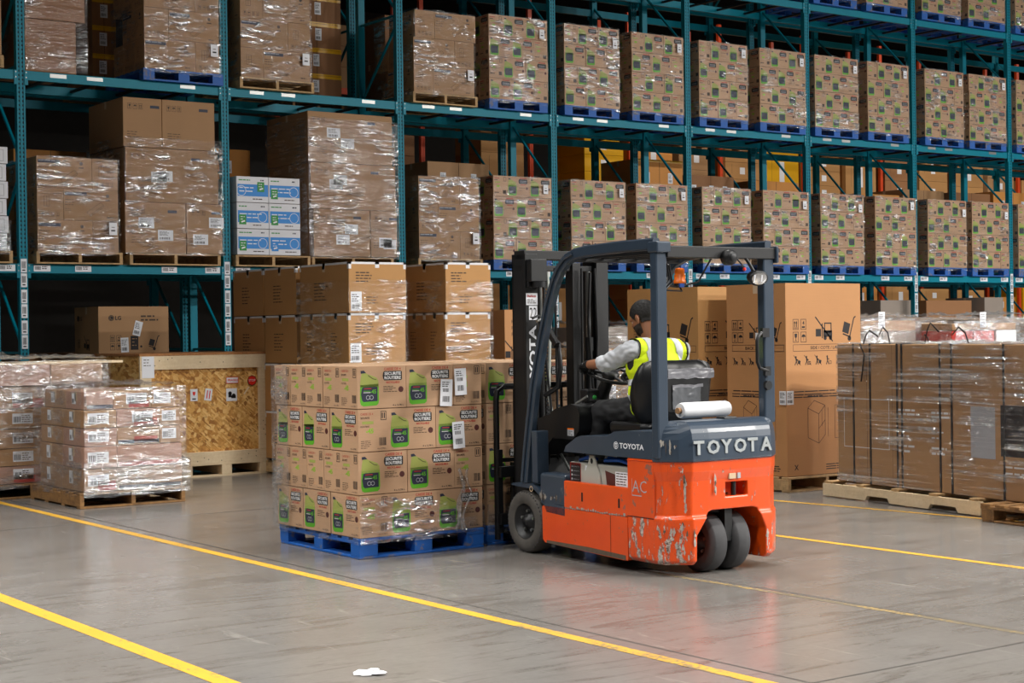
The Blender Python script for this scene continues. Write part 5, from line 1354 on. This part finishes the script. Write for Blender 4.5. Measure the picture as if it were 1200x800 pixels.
q = MB(); q.box(-.46, .46, .14, .20, 2.01, 2.06, 'truck_black'); part('roof_beam', q, .006)
for x in (-.36, -.22, -.08, .07, .21, .35): q = MB(); q.box(x-.012, x+.012, -.72, .16, 2.03, 2.075, 'truck_black'); part('roof_bar', q, .003)
q = MB(); q.box(.49, .515, -.80, -.70, 1.975, 2.085, 'truck_grey'); part('roof_corner', q, .01); q = MB(); q.box(-.515, -.40, -.80, -.70, 2.03, 2.1, 'truck_grey'); part('roof_corner', q, .01)
q = MB(); q.tube([(.36, -.79, 1.52), (.325, -.80, 1.50), (.31, -.80, 1.47), (.31, -.80, 1.33), (.33, -.80, 1.29), (.41, -.79, 1.27)], .012, 'black_plastic', 10); q.box(.36, .42, -.80, -.775, 1.49, 1.55, 'black_plastic'); q.box(.38, .43, -.80, -.775, 1.24, 1.30, 'black_plastic'); part('grab_handle', q)
q = MB(); q.cyl((.41, -.80, 1.176), (.41, -.775, 1.176), .03, 'black_plastic', 14); part('pillar_knob', q)
q = MB(); q.lathe([(.001, 0), (.03, .0), (.045, .01), (.052, .03), (.05, .07), (.03, .08), (.001, .08)], (.07, -.85, 2.005), (0, 1, 0), 'black_plastic', 20); q.lathe([(.03, -.003), (.028, -.006), (.001, -.004)], (.07, -.85, 2.005), (0,1,0), 'steel_dark', 16)
q.tube([(.12, -.80, 2.02), (.17, -.82, 1.96), (.20, -.80, 1.93)], .006, 'black_plastic', 6); q.ball((.19, -.82, 1.93), .012, 'rear_red', 8, 6); part('reverse_alarm', q)
q = MB()
T = Matrix.Translation((.30, -.84, 1.87)) @ Matrix.Rotation(-.15, 4, 'Z') @ Matrix.Rotation(.25, 4, 'X')
n0 = len(q.v); q.lathe([(.001, 0), (.045, 0), (.052, .006), (.055, .02), (.045, .06), (.02, .075), (.001, .075)], (0,0,0), (0,1,0), 'black_plastic', 24)
n1 = len(q.v); q.lathe([(.001, -.004), (.03, -.003), (.042, -.001)], (0,0,0), (0,1,0), 'chrome', 24); q.v[n0:] = [tuple(T @ Vector((p[0]*1.35, p[1], p[2]*.95))) for p in q.v[n0:]]
b0 = len(q.v); q.box(-.045, -.035, -.006, -.004, -.02, .025, 'paper', T); q.box(.01, .02, -.006, -.004, -.02, .025, 'paper', T)
q.tube([(.30, -.80, 1.9), (.25, -.79, 1.98), (.24, -.76, 2.02)], .012, 'black_plastic', 8); part('rear_lamp', q)
q = MB(); q.cyl((0, -.4, 1.835), (0, -.4, 1.85), .042, 'steel_dark', 18); q.lathe([(.04, 0), (.042, .02), (.036, .025), (.038, .055), (.032, .06), (.034, .085), (.028, .1), (.001, .105)], (0, -.4, 1.85), (0,0,1), 'beacon_orange', 20); q.box(-.04, .0, -.447, -.438, 1.825, 1.85, 'label_blue'); q.tube([(.04, -.4, 1.84), (.14, -.42, 1.86), (.2, -.5, 2.03)], .007, 'black_plastic', 6); q.tube([(-.04, -.4, 1.83), (-.28, -.5, 1.85), (-.40, -.68, 1.85), (-.43, -.71, 1.87)], .008, 'black_plastic', 6)
q.tube([(.0, -.4, 1.83), (.0, -.42, 1.80), (-.2, -.55, 1.8), (-.42, -.7, 1.8)], .006, 'black_plastic', 6)
part('warning_beacon', q)
q = MB(); r = random.Random(2)
for k in range(5): q.tube([(-.41+.02*k, -.69, 2.0-.01*k), (-.36+.02*k, -.66, 1.93-.02*k), (-.34-.01*k, -.68, 1.86-.02*k), (-.41, -.7, 1.80-.015*k)], .008, 'black_plastic', 6)
part('cable_bundle', q)
# seat
mb = MB()
def seat_ring(z, w, yb, dep, t=.05):
    # a shell that wraps forward at both sides, drawn as outer then inner outline
    out = [(-w, yb+dep), (-w-.006, yb+dep*.55), (-w+.02, yb+.055), (-w+.07, yb+.012), (-w*.5, yb), (w*.5, yb), (w-.07, yb+.012), (w-.02, yb+.055), (w+.006, yb+dep*.55), (w, yb+dep)]
    inn = [(w-t*.8, yb+dep), (w-t, yb+dep*.6+.01), (w-.09, yb+.075), (w*.4, yb+t+.01), (-w*.4, yb+t+.01), (-w+.09, yb+.075), (-w+t, yb+dep*.6+.01), (-w+t*.8, yb+dep)]
    return [(x, y, z) for x, y in out+inn]
mb.loft([seat_ring(.90, .20, -.36, .10), seat_ring(.94, .245, -.385, .13), seat_ring(1.02, .285, -.40, .17), seat_ring(1.12, .305, -.41, .17), seat_ring(1.20, .31, -.415, .15), seat_ring(1.26, .303, -.415, .12), seat_ring(1.305, .285, -.41, .10), seat_ring(1.332, .255, -.40, .085), seat_ring(1.345, .20, -.385, .07)], 'vinyl', smooth=True)
st = part('seat', mb)
q = MB(); q.loft([[(p[0]*k, -.17+(p[1]+.17)*k, z) for p in [(-.24,-.36),(.24,-.36),(.27,-.3),(.27,.02),(.22,.09),(-.22,.09),(-.27,.02),(-.27,-.3)]] for z, k in ((.86, .95), (.875, 1), (.925, 1), (.935, .94))], 'vinyl', smooth=False); part('cushion', q, .012, st)
q = MB(); q.box(-.15, .22, -.427, -.412, 1.0, 1.25, 'black_plastic'); part('back_pocket', q, .012, st)
q = MB()
def crumple(x0, x1, z0, z1, y, seed, mat, amp=.012):
    nx, nz = 26, 16; vs_ = []
    for j in range(nz+1):
        for i in range(nx+1):
            x = x0+(x1-x0)*i/nx; z = z0+(z1-z0)*j/nz; e = min(i, nx-i, j*1.5, (nz-j)*1.5)
            vs_.append((x+.004*mnoise.noise(Vector((x*30, z*30, seed))), y-.004-amp*abs(mnoise.noise(Vector((x*18, z*30, seed+3))))-amp*.6*abs(mnoise.noise(Vector((x*50, z*40, seed)))), z+.008*mnoise.noise(Vector((x*16, seed, z*9)))))
    q.add(vs_, [(j*(nx+1)+i, j*(nx+1)+i+1, (j+1)*(nx+1)+i+1, (j+1)*(nx+1)+i) for j in range(nz) for i in range(nx)], mat, True)
simple('plastic_bag', rgb(140,140,146), .3, var=.2, scale=20, bump=.4, bscale=30); simple('clear_pocket', rgb(104,106,110), .25, var=.25, scale=14, bump=.3, bscale=20)
crumple(-.14, .255, 1.225, 1.29, -.426, 3, 'plastic_bag', .012); crumple(-.10, .14, 1.03, 1.17, -.427, 5, 'clear_pocket', .008); crumple(-.10, .16, 1.165, 1.185, -.429, 7, 'plastic_bag', .008)
part('document_bag', q, parent=st, label='crumpled clear plastic bags')
# steering and console
def ring_tube(q, c, r_, t, mat, tilt, n=40):
    C = Vector(c); a = Vector((1,0,0)); b = Vector((0, math.cos(tilt), math.sin(tilt)))
    pts = [C+a*(r_*math.cos(2*math.pi*k/n))+b*(r_*math.sin(2*math.pi*k/n)) for k in range(n+1)]
    q.tube(pts, t, mat, 10, cap=False)
SWC = (-.03, .325, 1.245); TILT = .38
q = MB(); ring_tube(q, SWC, .165, .0125, 'black_plastic', TILT)
for a in (.5, 2.6, 4.7): q.tube([SWC, Vector(SWC)+Vector((.16*math.cos(a), .16*math.sin(a)*math.cos(TILT), .16*math.sin(a)*math.sin(TILT)))], .011, 'black_plastic', 8)
q.lathe([(.001, .03), (.05, .025), (.065, .0), (.06, -.02)], SWC, (0, -math.sin(TILT), math.cos(TILT)), 'black_plastic', 20); sw = part('steering_wheel', q)
kn = Vector(SWC)+Vector((-.155, .03, .02)); q = MB(); q.cyl(kn, kn+Vector((0, -.02, .06)), .02, 'black_plastic', 12); part('steering_knob', q, parent=sw)
q = MB(); q.tube([(-.03, .60, .80), (-.03, .50, .98), (-.03, .335, 1.235)], [.06, .055, .04], 'black_plastic', 14); part('steering_column', q)
q = MB(); q.prism([(.80,.66),(.80,.93),(.66,.965),(.60,1.0),(.52,1.02),(.40,1.045),(.33,1.03),(.30,.98),(.31,.86),(.38,.80),(.62,.80),(.74,.70)], -.32, .32, 'black_plastic')
f = Face(q, (-.32, .80, .66), (0,-1,0), (0,0,1), .001); f.rect(.36, .165, .075, .05, 'paper_grey'); f.rect(.36, .208, .075, .010, 'beacon_orange', 2); f.lines(.367, .195, .06, 3, .012, .004, 'ink', 2, 2); part('console', q, .015)
q = MB()
for x, y in ((.16, .36), (.21, .34), (.26, .32)): q.tube([(x, y, 1.03), (x+.01, y-.04, 1.14)], .006, 'steel', 6); q.ball((x+.01, y-.045, 1.155), .017, 'black_plastic', 10, 8)
part('lever', q)
q = MB(); q.box(-.17, -.05, .40, .50, 1.05, 1.14, 'black_plastic'); part('switch_pod', q, .012); q = MB(); q.tube([(-.30, .36, 1.05), (-.28, .26, 1.10)], .009, 'steel', 8); q.ball((-.21, .27, 1.09), .016, 'print_green', 8, 6); part('lever', q)
q = MB(); q.tube([(-.34, .60, 1.54), (-.34, .57, 1.50), (-.33, .52, 1.46), (-.33, .50, 1.30), (-.335, .52, 1.16), (-.38, .62, 1.10)], .018, 'black_plastic', 10); q.tube([(-.36,.60,1.56),(-.36,.50,1.45)], 0, 'black_plastic', flat=(.03,.05,(1,0,0))); part('entry_grip', q)
q = MB(); q.tube([(-.36, .79, 1.64), (-.30, .80, 1.66), (-.28, .80, 1.60), (-.33, .79, 1.45)], .01, 'black_plastic', 8); q.cyl((-.33, .78, 1.62), (-.27, .78, 1.64), .012, 'steel', 8); part('bracket', q)
# roll of film on the hood
q = MB(); q.cyl((-.22, 0, 0), (.22, 0, 0), .05, 'white_plastic', 32); q.cyl((-.225, 0, 0), (.225, 0, 0), .022, 'cardboard', 20)
q2 = MB(); q2.tube([(-.20, 0, 0), (-.18, 0, 0), (.20, 0, 0), (.22, 0, 0)], [.046, .052, .052, .046], 'white_plastic', 32); q2.cyl((-.225, 0, 0), (.245, 0, 0), .02, 'cardboard', 20)
tag(q2.build('film_roll', None, (7.255-.02, 7.945, 1.0235), rz=.02), 'white roll lying on the rear hood of the forklift', 'roll')
# ------------------------------------------------------------------ the driver, seated
simple('skin', rgb(156,104,74), .5, var=.06, scale=20); simple('hair', rgb(20,17,16), .7, var=.3, scale=40, bump=.6, bscale=160)
simple('vest_yellow', rgb(224,250,10), .65, var=.05, bump=.25, bscale=14); simple('reflective', rgb(206,210,216), .35, var=.05)
simple('sweatshirt', rgb(196,200,206), .85, var=.06, bump=.4, bscale=12); simple('trousers', rgb(30,31,34), .85, var=.15, bump=.4, bscale=12)
simple('glove', rgb(24,24,26), .7, bump=.3, bscale=40); simple('vest_trim', rgb(22,22,20), .7); simple('shoe', rgb(28,26,26), .5); simple('lips', rgb(128,76,62), .5); simple('eye_white', rgb(220,216,208), .3)
HIP = Vector((7.2, 8.335, 1.035))
dr = empty('person', tuple(HIP), 'person in a yellow reflective vest, grey sleeves and black gloves driving the forklift', 'person')
prims = []
def cone(a, b, ra, rb, lab): prims.append(('c', Vector(a), Vector(b), ra, rb, lab))
def ell(c, r, lab, T=None): prims.append(('e', Vector(c), Vector(r), T, None, lab))
W_ = lambda x, y, z: Vector((x, y, z))
# trunk
ell((7.18, 8.335, 1.035), (.175, .12, .105), 'pelvis')
ell((7.17, 8.35, 1.15), (.168, .125, .14), 'trunk'); ell((7.18, 8.365, 1.31), (.185, .128, .165), 'trunk')
cone((7.04, 8.365, 1.405), (7.35, 8.335, 1.395), .064, .064, 'trunk'); cone((7.19, 8.37, 1.40), (7.19, 8.42, 1.51), .09, .054, 'neck')
shL, shR = W_(7.005, 8.37, 1.41), W_(7.375, 8.325, 1.40)
elL, wrL = W_(6.945, 8.585, 1.325), W_(6.955, 8.795, 1.315)
cone(shL, elL, .060, .045, 'sleeveL'); cone(elL, wrL, .043, .028, 'armL')
elR, wrR = W_(7.49, 8.50, 1.20), W_(7.36, 8.73, 1.245)
cone(shR, elR, .060, .045, 'sleeveR'); cone(elR, wrR, .043, .028, 'armR')
def hand(wr, direc, palm, across, curl, lab):
    """palm normal points to the side the fingers close on; across runs from thumb side to little finger"""
    d = direc.normalized(); n = palm.normalized(); a = across.normalized()
    base = wr + d*.03
    for k in range(4): cone(base+a*(-.028+.019*k), base+d*.055+a*(-.030+.020*k), .014, .012, lab)
    cone(wr, base, .026, .022, lab)
    for k, L_ in enumerate((.070, .078, .072, .056)):
        p = base+d*.060+a*(-.030+.020*k); ang_ = .35*curl
        for j, (fr_, r0, r1) in enumerate(((.42, .0098, .0092), (.32, .0092, .0086), (.26, .0086, .0076))):
            v = (d*math.cos(ang_)+n*math.sin(ang_)); q_ = p+v*L_*fr_; cone(p, q_, r0, r1, lab); p = q_; ang_ += .62*curl
    p = base-a*.030-d*.006; v = (d*.55-a*.65+n*.35).normalized(); q_ = p+v*.036; cone(p, q_, .0125, .011, lab)
    v = (d*.75-a*.1+n*.65).normalized(); cone(q_, q_+v*.030, .011, .009, lab)
hand(wrL, W_(.045, .10, -.012), W_(.15, -.1, -1), W_(-1, .35, 0), 1.5, 'handL')
hand(wrR, W_(-.06, .10, -.0), W_(-.1, -.2, -1), W_(1, .5, 0), 1.6, 'handR')
# legs
for s, kx, ax in ((-1, 7.065, 7.075), (1, 7.35, 7.335)):
    hp = W_(7.2+s*.085, 8.36, 1.01); kn_ = W_(kx, 8.77, .995); an = W_(ax, 8.93, .47)
    cone(hp, kn_, .092, .064, 'leg'); cone(kn_, an, .060, .040, 'leg'); cone(an, W_(ax-.0, 9.10, .405), .042, .033, 'foot'); cone(W_(ax, 8.90, .41), W_(ax, 9.10, .40), .036, .034, 'foot')
# head: local frame, y forward, x to its right
HC = Vector((7.19, 8.475, 1.628)); HT = Matrix.Translation(HC) @ Matrix.Rotation(R(9), 4, 'Z') @ Matrix.Rotation(R(-26), 4, 'X')
def hl(c, r, lab='head', rot=None): prims.append(('e', Vector(c), Vector(r), HT, rot, lab))
hl((0, -.012, .03), (.076, .096, .088)); hl((0, .03, -.03), (.060, .066, .078)); hl((0, .058, -.075), (.036, .034, .030)); hl((0, .078, .022), (.052, .018, .014))
for s in (-1, 1): hl((s*.034, .066, -.022), (.022, .020, .018)); hl((s*.046, .02, -.062), (.022, .04, .024))
hl((0, .098, -.018), (.011, .018, .022)); hl((0, .092, .006), (.008, .014, .020)); hl((-.010, .092, -.028), (.008, .009, .007)); hl((.010, .092, -.028), (.008, .009, .007))
hl((0, .086, -.054), (.022, .010, .006)); hl((0, .085, -.064), (.019, .010, .006))
prims.append(('c', HT @ Vector((0, -.02, -.02)), Vector((7.19, 8.40, 1.47)), .062, .060, 'neck'))
for s in (-1, 1):
    prims.append(('e', Vector((s*.079, -.008, -.012)), Vector((.008, .019, .031)), HT, Matrix.Rotation(s*.3, 4, 'Z'), 'ear')); prims.append(('e', Vector((s*.078, -.006, -.036)), Vector((.006, .010, .012)), HT, None, 'ear'))
mb = MB()
def rel(p): return p-HIP
for k in prims:
    if k[0] == 'c':
        _, a, b, ra, rb, lab = k; a = rel(a); b = rel(b); n_ = 16 if ra > .02 else 12
        mb.ball(tuple(a), ra*1.0, 'skin', n_, 8); mb.ball(tuple(b), rb*1.0, 'skin', n_, 8); mb.tube([a, b], [ra, rb], 'skin', n_)
    else:
        _, c, r_, T, rot, lab = k; q = MB(); q.ball((0,0,0), tuple(r_), 'skin', 22, 14)
        MM = Matrix.Translation(c) @ (rot if rot is not None else Matrix.Identity(4))
        if T is not None: MM = T @ MM
        mb.add([rel(MM @ Vector(p)) for p in q.v], q.f, 'skin', True)
def sdist(p, k):
    if k[0] == 'c':
        _, a, b, ra, rb, lab = k; d = b-a; t = max(0, min(1, (p-a).dot(d)/d.length_squared)); return (p-a-d*t).length-(ra+(rb-ra)*t), t
    _, c, r_, T, rot, lab = k; q = (T.inverted() @ p) if T is not None else p
    q = q-c; return (Vector((q.x/r_.x, q.y/r_.y, q.z/r_.z)).length-1)*min(r_), 0
body = link('body', mb.mesh('body'), dr)
md = body.modifiers.new('one_surface', 'REMESH'); md.mode = 'VOXEL'; md.voxel_size = .0052; md.use_smooth_shade = True
md = body.modifiers.new('relax', 'SMOOTH'); md.factor = .5; md.iterations = 3
bpy.context.view_layer.update()
bme = bpy.data.meshes.new_from_object(body.evaluated_get(bpy.context.evaluated_depsgraph_get()))
for md in list(body.modifiers): body.modifiers.remove(md)
body.data = bme
if not bme.materials: bme.materials.append(M['skin'])
for p in bme.polygons: p.use_smooth = True
lab = []
cs = [HIP+p.center for p in bme.polygons]; HTi = HT.inverted()
boxes_ = []
for k in prims:
    if k[0] == 'c': lo = Vector([min(k[1][i], k[2][i])-max(k[3], k[4])-.03 for i in range(3)]); hi = Vector([max(k[1][i], k[2][i])+max(k[3], k[4])+.03 for i in range(3)])
    else:
        c = (k[3] @ k[1]) if k[3] is not None else k[1]; m_ = max(k[2])+.03; lo = c-Vector((m_,)*3); hi = c+Vector((m_,)*3)
    boxes_.append((lo, hi))
for c in cs:
    best = (9, '', 0)
    for k, (lo, hi) in zip(prims, boxes_):
        if lo.x < c.x < hi.x and lo.y < c.y < hi.y and lo.z < c.z < hi.z:
            d, t = sdist(c, k)
            if d < best[0]: best = (d, k[-1], t)
    lab.append(best)
def garment(name, pick, off, mat, wr=0, freq=20, seed=0, label=None, thick=0, drape=None):
    sel = [i for i, p in enumerate(bme.polygons) if pick(lab[i][1], lab[i][2], cs[i], p.normal)]
    used = sorted({v for i in sel for v in bme.polygons[i].vertices}); ix = {v: j for j, v in enumerate(used)}
    vs_ = []
    for v in used:
        co = bme.vertices[v].co; n = bme.vertices[v].normal
        o_ = off + (wr*mnoise.noise(Vector((co.x*freq, co.y*freq, co.z*freq*1.6))+Vector((seed, 0, 0))) if wr else 0)
        w_ = co + n*max(o_, .002)
        if drape: w_ = drape(w_)
        vs_.append(tuple(w_))
    q = MB(); q.add(vs_, [tuple(ix[v] for v in bme.polygons[i].vertices) for i in sel], mat, True)
    o = link(name, q.mesh(name, False), dr)
    sm = o.modifiers.new('soft', 'SMOOTH'); sm.factor = .4; sm.iterations = 2
    s_ = o.modifiers.new('cloth', 'SOLIDIFY'); s_.thickness = thick or .002; s_.offset = -.5
    if label: o['label'] = label
    return o
armset = ('sleeveL', 'sleeveR')
def x_in(c, L=7.01, Rr=7.37): return L+(1.40-c.z)*-.10 < c.x < Rr+(1.40-c.z)*.10
garment('trousers', lambda l, t, c, n: l == 'leg' or (l == 'pelvis' and c.z < 1.04), .014, 'trousers', .010, 18, 1, 'black trousers')
garment('sweatshirt', lambda l, t, c, n: l in armset or (l in ('armL', 'armR') and t < .22) or (l in ('trunk', 'pelvis') and c.z > 1.0) or (l == 'neck' and c.z < 1.468), .012, 'sweatshirt', .014, 26, 2, 'light grey sweatshirt with pushed-up sleeves')
inv = lambda l, c: l in ('trunk', 'pelvis', 'neck')+armset and c.z > .985 and c.z < 1.485 and x_in(c) and not (l == 'neck' and c.z > 1.478)
garment('vest', lambda l, t, c, n: inv(l, c), .026, 'vest_yellow', .007, 12, 3, 'yellow safety vest', .003)
garment('reflective_band', lambda l, t, c, n: inv(l, c) and (abs(c.x-7.085) < .028 or abs(c.x-7.31) < .026), .030, 'reflective', .007, 12, 3, 'silver band', .002)
garment('reflective_band', lambda l, t, c, n: inv(l, c) and (abs(c.z-1.20) < .026 or abs(c.z-1.10) < .022), .0305, 'reflective', .007, 12, 3, 'silver band', .002)
for sd in (0, 1):
    garment('vest_trim', lambda l, t, c, n: l in ('trunk', 'pelvis', 'neck')+armset and 1.0 < c.z < 1.485 and (0 <= ((7.01+(1.40-c.z)*-.10)-c.x if sd == 0 else c.x-(7.37+(1.40-c.z)*.10)) < .011), .027, 'vest_trim', .007, 12, 3, None, .003)
garment('glove', lambda l, t, c, n: l == 'handL' or (l == 'armL' and t > .9), .0025, 'glove', 0); garment('glove', lambda l, t, c, n: l == 'handR' or (l == 'armR' and t > .9), .0025, 'glove', 0)
garment('shoe', lambda l, t, c, n: l == 'foot', .008, 'shoe', 0); 
def hair_pick(l, t, c, n):
    p = HTi @ c
    if l == 'ear': return False
    if l not in ('head', 'neck'): return False
    front = .075 - max(0, (.05-p.z))*.0
    if p.z > .052: return p.y < .074+(.0 if p.z < .09 else .03)
    if p.z > -.015: return p.y < .012+(p.z+.015)*.7
    return p.z > -.062+abs(p.x)*.25 and p.y < -.018
garment('hair', hair_pick, .0065, 'hair', .003, 90, 4, 'short black hair')
simple('stubble', rgb(46,34,28), .8)
garment('beard', lambda l, t, c, n: l in ('head', 'neck') and (lambda p: p.z < -.035 and p.z > -.112 and p.y > -.008 and (p.z < -.05 or abs(p.x) > .04) and not (abs(p.x) < .018 and -.068 < p.z < -.046))(HTi @ c), .0016, 'stubble', .001, 90, 5, 'short dark beard')
q = MB()
for s in (-1, 1):
    e = HT @ Vector((s*.029, .071, .000))-HIP; q.ball(tuple(e), .0115, 'eye_white', 12, 8); e2 = HT @ Vector((s*.029, .0805, -.0005))-HIP; q.ball(tuple(e2), .0045, 'hair', 8, 6)
q.build('eye', dr)
q = MB(); q.add([HT @ Vector((.02*math.cos(a), .0955, -.058+.0045*math.sin(a)))-HIP for a in [6.28*k/10 for k in range(10)]], [tuple(range(10))], 'lips'); q.build('mouth', dr)
